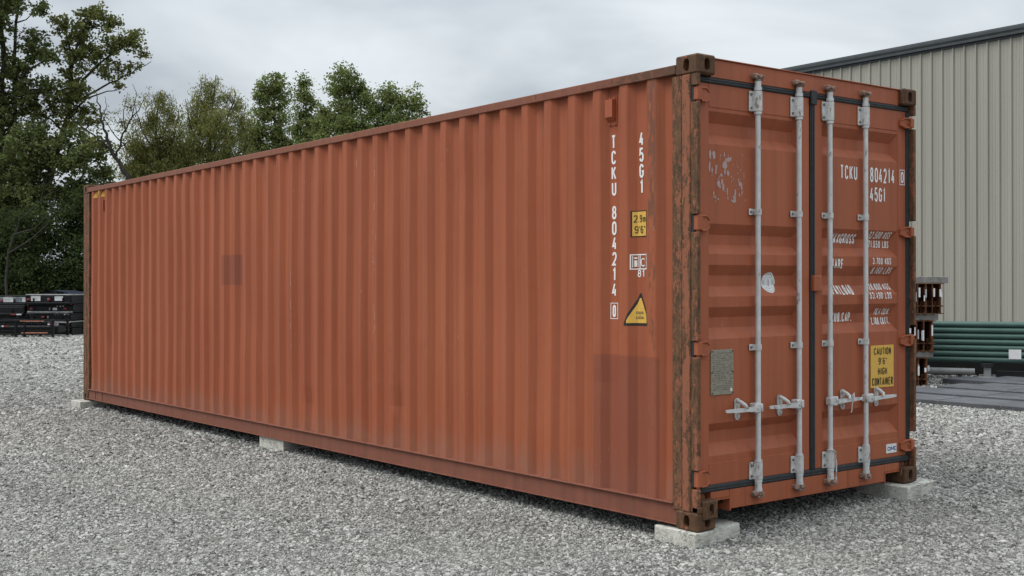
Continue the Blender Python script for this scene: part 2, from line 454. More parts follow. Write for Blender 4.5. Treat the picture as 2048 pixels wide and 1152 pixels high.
def stone_mat():
    n = NT('gravel_stone')
    r = n.new('ShaderNodeObjectInfo').outputs['Random']
    c = n.ramp(r, [(0.0, (0.07, 0.069, 0.065)), (0.18, (0.16, 0.157, 0.146)), (0.50, (0.325, 0.319, 0.298)), (0.90, (0.45, 0.442, 0.413)), (1.0, (0.58, 0.57, 0.535))])
    c = n.mix(n.map(n.noise(0.8, 4, 0.6), 0.45, 0.72, 0, 0.4), c, (0.29, 0.282, 0.255))
    c = n.mix(n.map(n.noise(0.45, 4, 0.65, n.scaled(n.P(), (1.0, 0.5, 1), (3, 1, 0))), 0.50, 0.70, 0, 0.35), c, (0.185, 0.183, 0.174))
    return n.done(c, 0.9, 0, 0.2)
M['stone'] = stone_mat()

# ------------------------------------------------------------------ ground
def make_ground():
    a = np.linspace(-1, 1, 181)
    gx = 1.0 + 6.0 * np.sinh(a * 4.9) ; gy = 5.0 + 6.0 * np.sinh(a * 4.9)
    X, Y = np.meshgrid(gx, gy, indexing='ij')
    Z = gz(X, Y)
    n = len(a)
    vs = np.stack([X, Y, Z], -1).reshape(-1, 3)
    i = np.arange(n - 1)
    I, J = np.meshgrid(i, i, indexing='ij')
    q = np.stack([I * n + J, (I + 1) * n + J, (I + 1) * n + J + 1, I * n + J + 1], -1).reshape(-1, 4)
    me = bpy.data.meshes.new('ground')
    me.from_pydata(vs.tolist(), [], q.tolist())
    me.polygons.foreach_set('use_smooth', [True] * len(q))
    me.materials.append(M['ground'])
    o = bpy.data.objects.new('ground', me); COL.objects.link(o)
    tag(o, 'grey gravel yard', None, None, 'structure')
make_ground()

def make_gravel():
    rng = np.random.default_rng(3)
    pts = []; rad = []
    # (depth from, to, stones per square metre, mean radius)
    for (d0, d1, dens, r0) in ((5.2, 8.0, 6200, 0.0059), (8.0, 10.5, 4300, 0.0069), (10.5, 14.0, 2300, 0.0089), (14.0, 18.0, 900, 0.0128), (18.0, 23.0, 420, 0.0150), (23.0, 30.0, 200, 0.0180), (30.0, 39.0, 120, 0.020)):
        w1 = d1 * 0.50 + 0.6
        area = 2 * w1 * (d1 - d0)
        k = int(area * dens)
        t = rng.uniform(d0, d1, k); s = rng.uniform(-w1, w1, k)
        keep = np.abs(s) < t * 0.50 + 0.6
        t, s = t[keep], s[keep]
        fh = FW[:2] / np.linalg.norm(FW[:2])
        x = CAM[0] + t * fh[0] + s * RT[0]; y = CAM[1] + t * fh[1] + s * RT[1]
        hidden = (x > 0.9) & (y > np.maximum(0.5926 * x - 0.8, 1.4)) & (y < 2.988 * x + 9.5)
        x, y = x[~hidden], y[~hidden]
        patch = np.sin(x * 1.9 + 0.7 * y) + np.sin(y * 1.3 - 0.5 * x + 2.0) + np.sin(x * 0.6 + y * 3.1)
        ok = rng.uniform(0, 1, len(x)) < 0.86 + 0.09 * patch
        x, y = x[ok], y[ok]
        pts.append(np.stack([x, y, gz(x, y) + rng.uniform(-0.003, 0.003, len(x))], -1))
        rad.append(r0 * np.clip(rng.lognormal(-0.05, 0.44, len(x)), 0.4, 2.9))
    pts = np.concatenate(pts); rad = np.concatenate(rad).astype(np.float32)
    n = len(pts)
    me = bpy.data.meshes.new('gravel')
    me.vertices.add(n)
    me.vertices.foreach_set('co', pts.astype(np.float32).ravel())
    sc = np.stack([rad * rng.uniform(0.9, 1.6, n), rad * rng.uniform(0.7, 1.1, n), rad * rng.uniform(0.55, 0.9, n)], -1).astype(np.float32)
    rt = np.stack([rng.normal(0, 0.35, n), rng.normal(0, 0.35, n), rng.uniform(0, 6.28, n)], -1).astype(np.float32)
    me.attributes.new('ssc', 'FLOAT_VECTOR', 'POINT').data.foreach_set('vector', sc.ravel())
    me.attributes.new('srot', 'FLOAT_VECTOR', 'POINT').data.foreach_set('vector', rt.ravel())
    me.materials.append(M['stone'])
    o = bpy.data.objects.new('gravel', me); COL.objects.link(o)
    tag(o, 'loose pale grey crushed stones covering the yard', 'gravel', None, 'stuff')
    g = bpy.data.node_groups.new('gravel_scatter', 'GeometryNodeTree')
    g.interface.new_socket('Geometry', in_out='INPUT', socket_type='NodeSocketGeometry')
    g.interface.new_socket('Geometry', in_out='OUTPUT', socket_type='NodeSocketGeometry')
    N, L = g.nodes, g.links
    gi, go = N.new('NodeGroupInput'), N.new('NodeGroupOutput')
    join = N.new('GeometryNodeJoinGeometry')
    for k in range(4):
        ico = N.new('GeometryNodeMeshIcoSphere'); ico.inputs['Radius'].default_value = 1.0; ico.inputs['Subdivisions'].default_value = 2 if k < 2 else 1
        sp = N.new('GeometryNodeSetPosition')
        nz = N.new('ShaderNodeTexNoise'); nz.inputs['Scale'].default_value = 0.9; nz.inputs['Detail'].default_value = 1.0
        nz.noise_dimensions = '4D'; nz.inputs['W'].default_value = 3.7 * k
        sub = N.new('ShaderNodeVectorMath'); sub.operation = 'SUBTRACT'; sub.inputs[1].default_value = (0.5, 0.5, 0.5)
        mul = N.new('ShaderNodeVectorMath'); mul.operation = 'SCALE'; mul.inputs['Scale'].default_value = 1.6
        L.new(nz.outputs['Color'], sub.inputs[0]); L.new(sub.outputs[0], mul.inputs[0])
        L.new(ico.outputs['Mesh'], sp.inputs['Geometry']); L.new(mul.outputs[0], sp.inputs['Offset'])
        sm = N.new('GeometryNodeSetMaterial'); sm.inputs['Material'].default_value = M['stone']
        L.new(sp.outputs[0], sm.inputs[0])
        ti = N.new('GeometryNodeGeometryToInstance'); L.new(sm.outputs[0], ti.inputs[0])
        L.new(ti.outputs[0], join.inputs[0])
    iop = N.new('GeometryNodeInstanceOnPoints')
    iop.inputs['Pick Instance'].default_value = True
    m2p = N.new('GeometryNodeMeshToPoints')
    L.new(gi.outputs[0], m2p.inputs['Mesh']); L.new(m2p.outputs[0], iop.inputs['Points'])
    L.new(join.outputs[0], iop.inputs['Instance'])
    rv = N.new('FunctionNodeRandomValue'); rv.data_type = 'INT'
    rv.inputs[4].default_value = 0; rv.inputs[5].default_value = 3
    L.new(rv.outputs[2], iop.inputs['Instance Index'])
    for nm, sock in (('ssc', 'Scale'), ('srot', 'Rotation')):
        at = N.new('GeometryNodeInputNamedAttribute'); at.data_type = 'FLOAT_VECTOR'; at.inputs['Name'].default_value = nm
        if sock == 'Rotation':
            er = N.new('FunctionNodeEulerToRotation'); L.new(at.outputs[0], er.inputs[0]); L.new(er.outputs[0], iop.inputs[sock])
        else: L.new(at.outputs[0], iop.inputs[sock])
    L.new(iop.outputs[0], go.inputs[0])
    md = o.modifiers.new('scatter', 'NODES'); md.node_group = g
    return n
make_gravel()

# ------------------------------------------------------------------ building behind the yard, on the right
XW = 22.0
def make_building():
    root = empty('metal_building', (XW, 10, 0.08), 'long tan ribbed metal building with charcoal eave gutter behind the pipes', 'building')
    h0 = 0.10; h1 = 7.90
    y0, y1 = -9.0, 33.0
    off = lambda x, y, z: (x, y - 10, z - 0.08)
    pw = 0.915
    m = MB()
    prof = []
    for k in range(3):
        b = k * 0.305
        prof += [(b, 0.0), (b + 0.018, -0.046), (b + 0.048, -0.046), (b + 0.070, 0.0), (b + 0.140, 0.0), (b + 0.150, -0.007), (b + 0.162, -0.007), (b + 0.172, 0.0), (b + 0.212, 0.0), (b + 0.222, -0.007), (b + 0.234, -0.007), (b + 0.244, 0.0)]
    prof.append((pw - 0.001, 0.0))
    vs = []; fs = []
    for (yy, dx) in prof: vs += [(dx, yy, h0), (dx, yy, h1)]
    for i in range(len(prof) - 1): fs.append((2 * i, 2 * i + 1, 2 * i + 3, 2 * i + 2))
    m.add(vs, fs)
    # fasteners in rows at the wall girts
    for zz in (2.4, 4.6, 6.4):
        for k in range(3):
            m.tube([(0.004, k * 0.305 + 0.10, zz), (-0.006, k * 0.305 + 0.10, zz)], 0.011, 6)
    first = None
    n = int((y1 - y0) / pw)
    rnd = random.Random(5)
    for i in range(n):
        loc = (rnd.uniform(-0.003, 0.003), y0 + i * pw - 10, -0.08)
        if first is None: first = m.build('wall_panel', M['wall'], root, None, loc)
        else:
            c = first.copy(); COL.objects.link(c); c.parent = root; c.location = loc
    y1 = y0 + n * pw
    MB().box(0.02, 0.30, y0, y1, 0.0, h1 + 0.05).build('wall_core', M['trim2'], root, lambda x, y, z: (x, y - 10, z - 0.08))
    MB().box(0.30, 16.0, y0, y0 + 0.05, 0.0, h1).build('end_wall', M['wall'], root, off); MB().box(0.30, 16, y1 - 0.05, y1, 0, h1).build('end_wall', M['wall'], root, off)
    MB().box(-0.035, 0.02, y0 - 0.02, y1 + 0.02, -0.2, h0, 0.004).build('footing', M['concrete'], root, off)
    MB().box(-0.05, 0.02, y0 - 0.05, y1 + 0.05, h1 - 0.055, h1 - 0.002, 0.004).build('eave_trim', M['trim2'], root, off)
    g = [(-0.13, h1 + 0.005), (-0.05, h1 + 0.005), (-0.05, h1 + 0.02), (0.02, h1 + 0.02), (0.02, h1 + 0.20), (-0.145, h1 + 0.20), (-0.165, h1 + 0.19), (-0.165, h1 + 0.12), (-0.13, h1 + 0.07)]
    mb = MB(); mb.prism([(p[1], p[0]) for p in g], 1, y0 - 0.1, y1 + 0.1)
    mb.build('gutter', M['trim'], root, off)
    MB().prism([(h1 + 0.205, -0.10), (h1 + 0.235, -0.10), (h1 + 1.6, 16.0), (h1 + 1.5, 16.0)], 1, y0 - 0.1, y1 + 0.1).build('roof', M['trim'], root, off)
make_building()

# ------------------------------------------------------------------ the shipping container
LEN, WID, HGT = 10.89, 2.438, 2.896
BOX = empty('shipping_container', (0, 0, ZB), 'long rust red corrugated shipping container resting on timber blocks', 'container')
def sh(x, y, z): return (x, y, z + SHEAR * x)
def dw(x, y, z): return (x, y, z + SHEAR * x - 0.032 * x * (1 - z / 2.7))       # the doors hang slightly out of square
def un(x, zm): return (zm + 0.032 * x) / (1 + 0.032 * x / 2.7)
PITCH = 0.248; Y0C = 0.423
X_CREST, X_TROUGH = 0.008, 0.050
def side_x(y):
    if y < 0.302: return X_TROUGH
    if y > 10.66: return X_TROUGH
    t = ((Y0C - y) / PITCH) % 1.0
    if t < 0.27: return X_CREST
    if t < 0.49: return X_CREST + (t - 0.27) / 0.22 * (X_TROUGH - X_CREST)
    if t < 0.79: return X_TROUGH
    return X_TROUGH - (t - 0.79) / 0.21 * (X_TROUGH - X_CREST)
DENTS = [(3.30, 0.52, 0.10, 0.012), (0.86, 0.85, 0.07, 0.006), (4.75, 0.42, 0.12, 0.012), (2.45, 2.3, 0.2, 0.007), (7.9, 1.9, 0.3, 0.006), (1.9, 1.3, 0.35, 0.007), (5.9, 1.2, 0.3, 0.007), (9.9, 0.8, 0.15, 0.008)]
def side_d(y, z):
    edge = min(1.0, (z - 0.15) / 0.2, (2.8 - z) / 0.2)
    d = 0.0040 * (sin(y * 3.1 + 1.2 * z) * sin(z * 2.3 + y * 0.7) + sin(y * 0.9 + 4) * cos(z * 1.7 + 1.0)) * edge
    for (dy, dz, r, a) in DENTS: d += a * math.exp(-((y - dy) ** 2 + (z - dz) ** 2) / r ** 2)
    return d
def make_side():
    ys = [0.19]
    for k in range(42):
        b = Y0C + PITCH * k
        for f in (-0.49, -0.27, 0.0, 0.21):
            for e in (-0.004, 0.004): ys.append(b + f * -0 + (f * PITCH) + e)
    ys = sorted(y for y in ys if 0.19 <= y <= 10.70) + [10.735]
    zs = np.linspace(0.150, 2.800, 31)
    rng = random.Random(2)
    vs = []
    for y in ys:
        for z in zs:
            x = (side_x(y - 0.0022) + side_x(y + 0.0022)) / 2
            vs.append((x + side_d(y, z), y, z))
    nz = len(zs); fs = []
    for i in range(len(ys) - 1):
        for j in range(nz - 1): fs.append((i * nz + j, i * nz + j + 1, (i + 1) * nz + j + 1, (i + 1) * nz + j))
    m = MB(); m.add(vs, fs)
    return m.build('side_wall', M['side'], BOX, sh)
SIDE = make_side()
# the opposite wall, end wall, roof and floor
def far_side():
    m = MB(); ys = [0.19]
    for k in range(42):
        b = Y0C + PITCH * k
        for f in (-0.49, -0.27, 0.0, 0.21): ys.append(b + f * PITCH)
    ys = sorted(y for y in ys if 0.19 <= y <= 10.7) + [10.735]
    vs = []
    for y in ys: vs += [(WID - side_x(y), y, 0.15), (WID - side_x(y), y, 2.8)]
    m.add(vs, [(2 * i, 2 * i + 1, 2 * i + 3, 2 * i + 2) for i in range(len(ys) - 1)])
    o = m.build('side_wall', M['side'], BOX, sh)
    m = MB(); vs = []; n = 36
    for i in range(n + 1):
        x = 0.12 + (WID - 0.24) * i / n
        y = LEN - (0.012, 0.012, 0.045, 0.045)[i % 4]
        vs += [(x, y, 0.14), (x, y, 2.84)]
    m.add(vs, [(2 * i, 2 * i + 1, 2 * i + 3, 2 * i + 2) for i in range(n)])
    m.build('end_wall', M['side'], BOX, sh)
    m = MB(); vs = []; n = 160
    for i in range(n + 1):
        y = 0.10 + (LEN - 0.2) * i / n
        z = 2.815 + (0.0, 0.0, 0.018, 0.018)[i % 4]
        vs += [(0.02, y, z), (WID - 0.02, y, z)]
    m.add(vs, [(2 * i, 2 * i + 1, 2 * i + 3, 2 * i + 2) for i in range(n)])
    m.build('roof', M['paint'], BOX, sh)
    MB().box(0.05, WID - 0.05, 0.10, LEN - 0.05, 0.120, 0.148).build('floor', M['black'], BOX, sh)
far_side()
for k in range(26):
    yy = 0.45 + k * 0.40
    MB().box(0.045, WID - 0.045, yy, yy + 0.045, 0.028, 0.119).build('crossmember', M['rail'], BOX, sh)
# rails
for sgn in (0, 1):
    fx = (lambda x: x) if sgn == 0 else (lambda x: WID - x)
    xf = lambda x, y, z, fx=fx: sh(fx(x), y, z)
    m = MB().box(-0.002, 0.055, 0.178, LEN - 0.172, 2.792, 2.850, 0.004)
    m.build('top_rail', M['toprail'], BOX, xf)
    m = MB().box(0.016, 0.024, 0.17, LEN - 0.16, 0.030, 0.148)
    m.box(-0.006, 0.060, 0.205, LEN - 0.19, 0.149, 0.157, 0.002)
    m.box(0.002, 0.040, 0.17, LEN - 0.16, 0.022, 0.0295, 0.001)
    for q in (10.2, 10.45): m.box(0.010, 0.016, q, q + 0.012, 0.032, 0.147)
    rail = m.build('bottom_rail', M['rail'], BOX, xf)
    # rail and bottom edge bent a little along its run
# corner posts (flange cut away at the hinges on the door end)
HZ = [(0.255, 0.370), (1.055, 1.155), (1.815, 1.925), (2.605, 2.705)]
def post(sx, front):
    fx = (lambda x: x) if sx == 0 else (lambda x: WID - x)
    fy = (lambda y: y) if front else (lambda y: LEN - y)
    m = MB()
    m.box(0.005, 0.050, 0.132, 0.212, 0.115, 2.778, 0.004)
    m.box(0.001, 0.050, 0.060, 0.130, 0.115, 2.778, 0.006)
    if front:
        zc = 0.115
        for a, b in HZ + [(2.778, 2.778)]:
            m.box(0.004, 0.034, 0.004, 0.058, zc, a, 0.004); zc = b
        m.box(0.034, 0.150, 0.075, 0.130, 0.115, 2.778)
    else:
        m.box(0.002, 0.150, 0.006, 0.058, 0.115, 2.778, 0.006)
    m.build('corner_post', M['post'], BOX, lambda x, y, z: sh(fx(x), fy(y), z))
for sx in (0, 1):
    for fr in (True, False): post(sx, fr)
# corner castings with their oval holes
def casting(sx, front, top):
    fx = (lambda x: x) if sx == 0 else (lambda x: WID - x)
    fy = (lambda y: y) if front else (lambda y: LEN - y)
    W, D = 0.170, 0.182
    m = MB()
    z0, z1 = (2.777, 2.897) if top else (0.0, 0.116)
    b = 0.010
    m.box(0, W, 0, D, z0, z1, b, skip=('-x', '-y', '+z' if top else '-z'))
    h = z1 - z0 - 2 * b
    m.hole_plate((0, D - b, z0 + b), (0, -1, 0), (0, 0, 1), D - 2 * b, h, ((D - 2 * b) * 0.50, h / 2), 0.024, 0.040, 0.045)
    m.hole_plate((b, 0, z0 + b), (1, 0, 0), (0, 0, 1), W - 2 * b, h, ((W - 2 * b) * 0.53, h / 2), 0.026, 0.040, 0.045)
    if top: m.hole_plate((b, b, z1), (1, 0, 0), (0, 1, 0), W - 2 * b, D - 2 * b, ((W - 2 * b) / 2, (D - 2 * b) / 2), 0.03, 0.055, 0.04)
    elif sx == 0 and front:
        # raised lug plate above the casting on the near door corner
        m.box(0.040, 0.172, -0.014, 0.060, 0.070, 0.182, 0.006, skip=('-y',))
        m.hole_plate((0.046, -0.014, 0.076), (1, 0, 0), (0, 0, 1), 0.120, 0.100, (0.066, 0.050), 0.020, 0.038, 0.05)
        m.box(0.004, 0.040, -0.006, 0.050, 0.116, 0.150, 0.004)
    m.build('corner_casting', M['cast'] if (sx == 0) else M['castd'], BOX, lambda x, y, z: sh(fx(x), fy(y), z))
for sx in (0, 1):
    for fr in (True, False):
        for tp in (True, False): casting(sx, fr, tp)
# header and sill of the door end
YD, YH = 0.058, 0.045
m = MB().box(0.172, WID - 0.172, YH, YH + 0.06, 2.772, 2.885, 0.003)
m.box(0.172, WID - 0.172, YH - 0.010, YH + 0.06, 2.8855, 2.892, 0.001)
m.build('door_header', M['paint'], BOX, sh)
m = MB().box(0.352, 2.076, YH, YH + 0.05, 0.100, 0.221, 0.003)
m.box(0.172, 0.350, YH, YH + 0.05, 0.176, 0.221, 0.003)
m.box(2.078, WID - 0.172, YH, YH + 0.05, 0.166, 0.221, 0.003)
m.box(0.346, 0.356, YH - 0.004, YH + 0.10, 0.090, 0.172)
m.box(0.176, 0.356, YH - 0.006, YH + 0.10, 0.168, 0.175)
m.box(2.070, 2.080, YH - 0.004, YH + 0.10, 0.090, 0.160)
m.box(2.070, 2.262, YH - 0.006, YH + 0.10, 0.158, 0.165)
for q in (0.50, 0.93, 1.62): m.box(q, q + 0.004, YH - 0.002, YH, 0.108, 0.220)
m.build('door_sill', M['paint'], BOX, dw)
# door leaves
GROOVES = [(2.566, 2.500, 2.426, 2.364), (1.873, 1.808, 1.746, 1.686), (1.619, 1.553, 1.487, 1.422), (1.357, 1.293, 1.228, 1.160), (0.640, 0.586, 0.514, 0.440)]
GD = 0.047
DOORS = []
def door_y(x, z):
    """depth of the door skin at a point of the right or left leaf"""
    x0, x1 = (0.166, 1.100) if x < 1.22 else (1.335, 2.272)
    if not (x0 < x < x1): return YD - 0.004
    for (a, b, c, d) in GROOVES:
        if d < z < a:
            g = (a - z) / (a - b) if z > b else ((z - d) / (c - d) if z < c else 1.0)
            e = min(1.0, max(0.0, (x - x0) / 0.042), max(0.0, (x1 - x) / 0.042))
            return YD + GD * min(g, e)
    return YD
def leaf(xa, xb, x0, x1):
    m = MB()
    f = YD - 0.004
    m.box(xa, x0, f, f + 0.045, 0.265, 2.735, 0.003)
    m.box(x1, xb, f, f + 0.045, 0.265, 2.735, 0.003)
    m.box(x0 + 0.001, x1 - 0.001, f, f + 0.045, 2.590, 2.735, 0.002)
    m.box(x0 + 0.001, x1 - 0.001, f, f + 0.045, 0.265, 0.396, 0.002)
    vs = []; fs = []
    def q(*p):
        b = len(vs); vs.extend(p); fs.append(tuple(range(b, b + len(p))))
    e = 0.042
    zt = 2.590
    for (a, b, c, d) in GROOVES:
        q((x0, YD, a), (x1, YD, a), (x1, YD, zt), (x0, YD, zt))
        yb = YD + GD
        q((x0 + e, yb, b), (x1 - e, yb, b), (x1, YD, a), (x0, YD, a))
        q((x0 + e, yb, c), (x1 - e, yb, c), (x1 - e, yb, b), (x0 + e, yb, b))
        q((x0, YD, d), (x1, YD, d), (x1 - e, yb, c), (x0 + e, yb, c))
        q((x0, YD, d), (x0 + e, yb, c), (x0 + e, yb, b), (x0, YD, a))
        q((x1, YD, d), (x1, YD, a), (x1 - e, yb, b), (x1 - e, yb, c))
        zt = d
    q((x0, YD, 0.396), (x1, YD, 0.396), (x1, YD, zt), (x0, YD, zt))
    m.add(vs, fs)
    return m.build('door', M['paint'], BOX, dw)
DOORS.append(leaf(0.042, 1.190, 0.166, 1.100))
DOORS.append(leaf(1.252, 2.372, 1.335, 2.272))
# rubber gaskets
def gasket(x0, x1, z0, z1, d, vert):
    m = MB().box(x0, x1, 0.046, 0.100, z0, z1, 0.004)
    for k in (0.30, 0.68):
        if vert: m.box(x0 + (x1 - x0) * k - 0.005, x0 + (x1 - x0) * k + 0.005, 0.041, 0.047, z0 + 0.004, z1 - 0.004, 0.002)
        else: m.box(x0 + 0.004, x1 - 0.004, 0.041, 0.047, z0 + (z1 - z0) * k - 0.005, z0 + (z1 - z0) * k + 0.005, 0.002)
    return m.build('gasket', M['rubber'], d, dw)
gasket(0.05, 1.190, 2.736, 2.770, DOORS[0], False); gasket(1.192, 2.405, 2.734, 2.770, DOORS[1], False)
gasket(0.05, 1.190, 0.222, 0.264, DOORS[0], False); gasket(1.192, 2.405, 0.222, 0.264, DOORS[1], False)
gasket(1.196, 1.246, 0.2645, 2.735, DOORS[1], True); gasket(2.374, 2.412, 0.2645, 2.733, DOORS[1], True)
gasket(0.012, 0.0415, 0.2645, 2.735, DOORS[0], True)
m = MB().box(1.188, 1.250, 0.030, 0.0455, 2.690, 2.785, 0.004); m.build('gasket_flap', M['rubber'], DOORS[1], dw)
m = MB().box(1.200, 1.290, 0.020, 0.056, un(1.24, 1.431), un(1.24, 1.538), 0.006)
m.box(1.292, 1.300, 0.040, 0.056, un(1.24, 1.436), un(1.24, 1.533), 0.002)
m.build('lock_box', M['paint'], DOORS[1], dw)
# hinges
def hinge(sx, a, b, d):
    fx = (lambda x: x) if sx == 0 else (lambda x: WID - x)
    m = MB(); h = b - a
    m.box(0.016, 0.060, 0.010, 0.052, a + 0.012, b - 0.006, 0.004)
    zc = (a + b) / 2
    vs = []
    for (x, hh, y) in ((0.058, 0.44, 0.026), (0.115, 0.44, 0.030), (0.158, 0.24, 0.040)):
        vs += [(x, y, zc - h * hh), (x, y, zc + h * hh), (x, 0.0535, zc - h * hh), (x, 0.0535, zc + h * hh)]
    m.add(vs, [(0, 4, 5, 1), (4, 8, 9, 5), (0, 2, 6, 4), (4, 6, 10, 8), (1, 5, 7, 3), (5, 9, 11, 7), (8, 10, 11, 9), (0, 1, 3, 2)])
    for s_ in (-1, 1):
        m.tube([(0.060, 0.022, zc + s_ * h * 0.40), (0.112, 0.026, zc + s_ * h * 0.40), (0.154, 0.038, zc + s_ * h * 0.20)], [0.0075, 0.0065, 0.004], 6)
    m.tube([(0.075, 0.020, (a + b) / 2 - 0.0), (0.075, 0.032, (a + b) / 2)], 0.008, 8)
    m.tube([(0.036, 0.030, a + 0.001), (0.036, 0.030, b - 0.001)], 0.011, 8)
    m.build('hinge', M['paint'], d, lambda x, y, z: sh(fx(x), y, z))
for (a, b) in HZ: hinge(0, a, b, DOORS[0])
for (a, b) in [(0.225, 0.318), (1.00, 1.090), (1.800, 1.885), (2.605, 2.690)]: hinge(1, a, b, DOORS[1])
# locking bars
BARX = [0.606, 1.037, 1.384, 1.810]
for i, bx in enumerate(BARX):
    YB = 0.024
    m = MB(); m.tube([(bx, YB, 0.185), (bx, YB, 2.785)], 0.0172, 16)
    for (za, zb, r) in ((2.725, 2.745, 0.026), (2.745, 2.785, 0.021), (2.575, 2.592, 0.025), (0.372, 0.386, 0.026), (0.246, 0.262, 0.026), (0.205, 0.246, 0.023), (0.188, 0.204, 0.026)):
        m.tube([(bx, YB, za), (bx, YB, zb)], r, 16)
    bar = m.build('locking_bar', M['galv'], BOX, dw)
    # brackets with bolts
    for (z0, z1) in ((2.593, 2.722), (0.262, 0.372)):
        m = MB()
        m.box(bx - 0.062, bx + 0.062, 0.040, 0.053, z0, z1, 0.004)
        arc = [(0.042, bx - 0.034), (0.018, bx - 0.027), (0.002, bx - 0.017), (-0.002, bx - 0.006), (-0.002, bx + 0.008), (0.004, bx + 0.020), (0.020, bx + 0.030), (0.042, bx + 0.036)]
        m.prism([(p[1], p[0]) for p in arc], 2, z0 + 0.002, z1 - 0.002)
        br = m.build('mounting_bracket', M['galv2'], bar, dw)
        for sx in (-1, 1):
            for zz in (z0 + 0.022, z1 - 0.022):
                MB().tube([(bx + sx * 0.047, 0.0405, zz), (bx + sx * 0.047, 0.032, zz)], [0.0095, 0.0075], 8).build('bolt', M['bolt'], bar, dw)
    for zc in (1.956, 1.098):
        m = MB(); z0, z1 = zc - 0.020, zc + 0.020
        m.box(bx - 0.060, bx + 0.060, 0.044, 0.053, z0, z1, 0.003)
        arc = [(YB - 0.023 * cos(t), bx + 0.023 * sin(t)) for t in np.linspace(-pi / 2, pi / 2, 9)]
        arc = [(0.045, bx - 0.026)] + arc + [(0.045, bx + 0.026)]
        m.prism([(p[1], p[0]) for p in arc], 2, z0 + 0.001, z1 - 0.001)
        m.build('guide_clamp', M['galv2'], bar, dw)
        for sx in (-1, 1): MB().tube([(bx + sx * 0.046, 0.0445, zc), (bx + sx * 0.046, 0.036, zc)], [0.009, 0.007], 8).build('bolt', M['bolt'], bar, dw)
    # cams and keepers
    for (zc, s) in ((2.805, 1), (0.165, -1)):
        m = MB()
        m.tube([(bx, YB, zc - 0.018 * s), (bx, YB, zc + 0.004 * s)], [0.024, 0.021], 12)
        m.box(bx - 0.050, bx - 0.014, YB - 0.020, 0.052, zc - 0.006, zc + 0.026, 0.007)
        m.box(bx + 0.012, bx + 0.050, YB - 0.016, 0.052, zc - 0.012, zc + 0.020, 0.008)
        m.box(bx - 0.016, bx + 0.018, YB - 0.036, YB + 0.01, zc - 0.004, zc + 0.018, 0.006)
        m.box(bx - 0.030, bx + 0.036, YB - 0.026, YB - 0.008, zc + 0.010 * s - 0.006, zc + 0.010 * s + 0.008, 0.003)
        m.build('cam', M['camrust'], bar, dw)
    # handle, hub and catch
    s = -1 if i < 2 else 1
    zh = un(bx, (0.702, 0.690, 0.678, 0.664)[i])
    m = MB()
    hx = sorted((bx + s * 0.006, bx + s * 0.060))
    m.box(hx[0], hx[1], -0.004, 0.050, zh - 0.031, zh + 0.031, 0.007)
    m.box(bx - 0.024, bx + 0.024, -0.002, 0.048, zh - 0.026, zh + 0.026, 0.006)
    m.tube([(bx + s * 0.036, -0.003, zh), (bx + s * 0.036, -0.011, zh)], 0.009, 8)
    m.build('handle_hub', M['galv2'], bar, dw)
    m = MB(); L = 0.345
    st = [(0.052, 0.014, 0.022), (0.16, 0.011, 0.016), (0.20, 0.013, 0.010), (L - 0.01, 0.009, 0.009), (L, 0.006, 0.006)]
    ring = []
    for (u, hz_, hy) in st:
        zz = zh - 0.006 + (0.012 * u if i < 2 else 0.022 * u)
        yy = 0.012 - 0.03 * u
        ring.append([(bx + s * u, yy - hy, zz - hz_), (bx + s * u, yy - hy, zz + hz_), (bx + s * u, yy + hy * 0.6, zz + hz_), (bx + s * u, yy + hy * 0.6, zz - hz_)])
    vs = [p for r in ring for p in r]; fs = [(0, 1, 2, 3)]
    for k in range(len(st) - 1):
        for j in range(4): fs.append((k * 4 + j, k * 4 + (j + 1) % 4, k * 4 + 4 + (j + 1) % 4, k * 4 + 4 + j))
    fs.append(tuple(range(4 * len(st) - 4, 4 * len(st))))
    m.add(vs, fs)
    m.build('handle', M['galv'], bar, dw)
    m = MB(); cx = bx + s * (0.178 if i != 3 else 0.166); zc = zh + 0.004
    out = [(cx + 0.024 * cos(t), zc + 0.040 + 0.024 * sin(t)) for t in np.linspace(0, pi, 8)] + [(cx + 0.024 * cos(t), zc - 0.048 + 0.024 * sin(t)) for t in np.linspace(pi, 2 * pi, 8)]
    m.prism([(p[1], p[0]) for p in out], 1, 0.045, 0.054)
    hk = [(cx - 0.008, 0.040, zc + 0.050), (cx - 0.004, 0.012, zc + 0.040), (cx + s * -0.006, -0.014, zc + 0.022), (cx + s * -0.014, -0.020, zc + 0.010), (cx + s * -0.022, -0.020, zc + 0.004)]
    m.tube(hk, [0.013, 0.013, 0.012, 0.010, 0.006], 8)
    m.tube([(cx, 0.046, zc + 0.055), (cx, 0.036, zc + 0.055)], 0.009, 8)
    m.tube([(cx, 0.046, zc - 0.050), (cx, 0.036, zc - 0.050)], 0.009, 8)
    m.build('handle_catch', M['galv2'], bar, dw)
    if i == 2:
        m = MB()
        m.tube([(bx - 0.03, 0.02, 0.385), (bx - 0.012, -0.008, 0.388), (bx + 0.02, -0.006, 0.372), (bx + 0.036, 0.006, 0.345), (bx + 0.034, 0.004, 0.28), (bx + 0.038, 0.004, 0.21), (bx + 0.028, 0.004, 0.165), (bx + 0.036, 0.0, 0.19)], 0.0035, 6)
        m.tube([(bx + 0.03, 0.006, 0.35), (bx + 0.046, 0.004, 0.29), (bx + 0.041, 0.004, 0.22), (bx + 0.046, 0.004, 0.16)], 0.003, 6)
        m.build('seal_wire', M['galv2'], bar, dw)
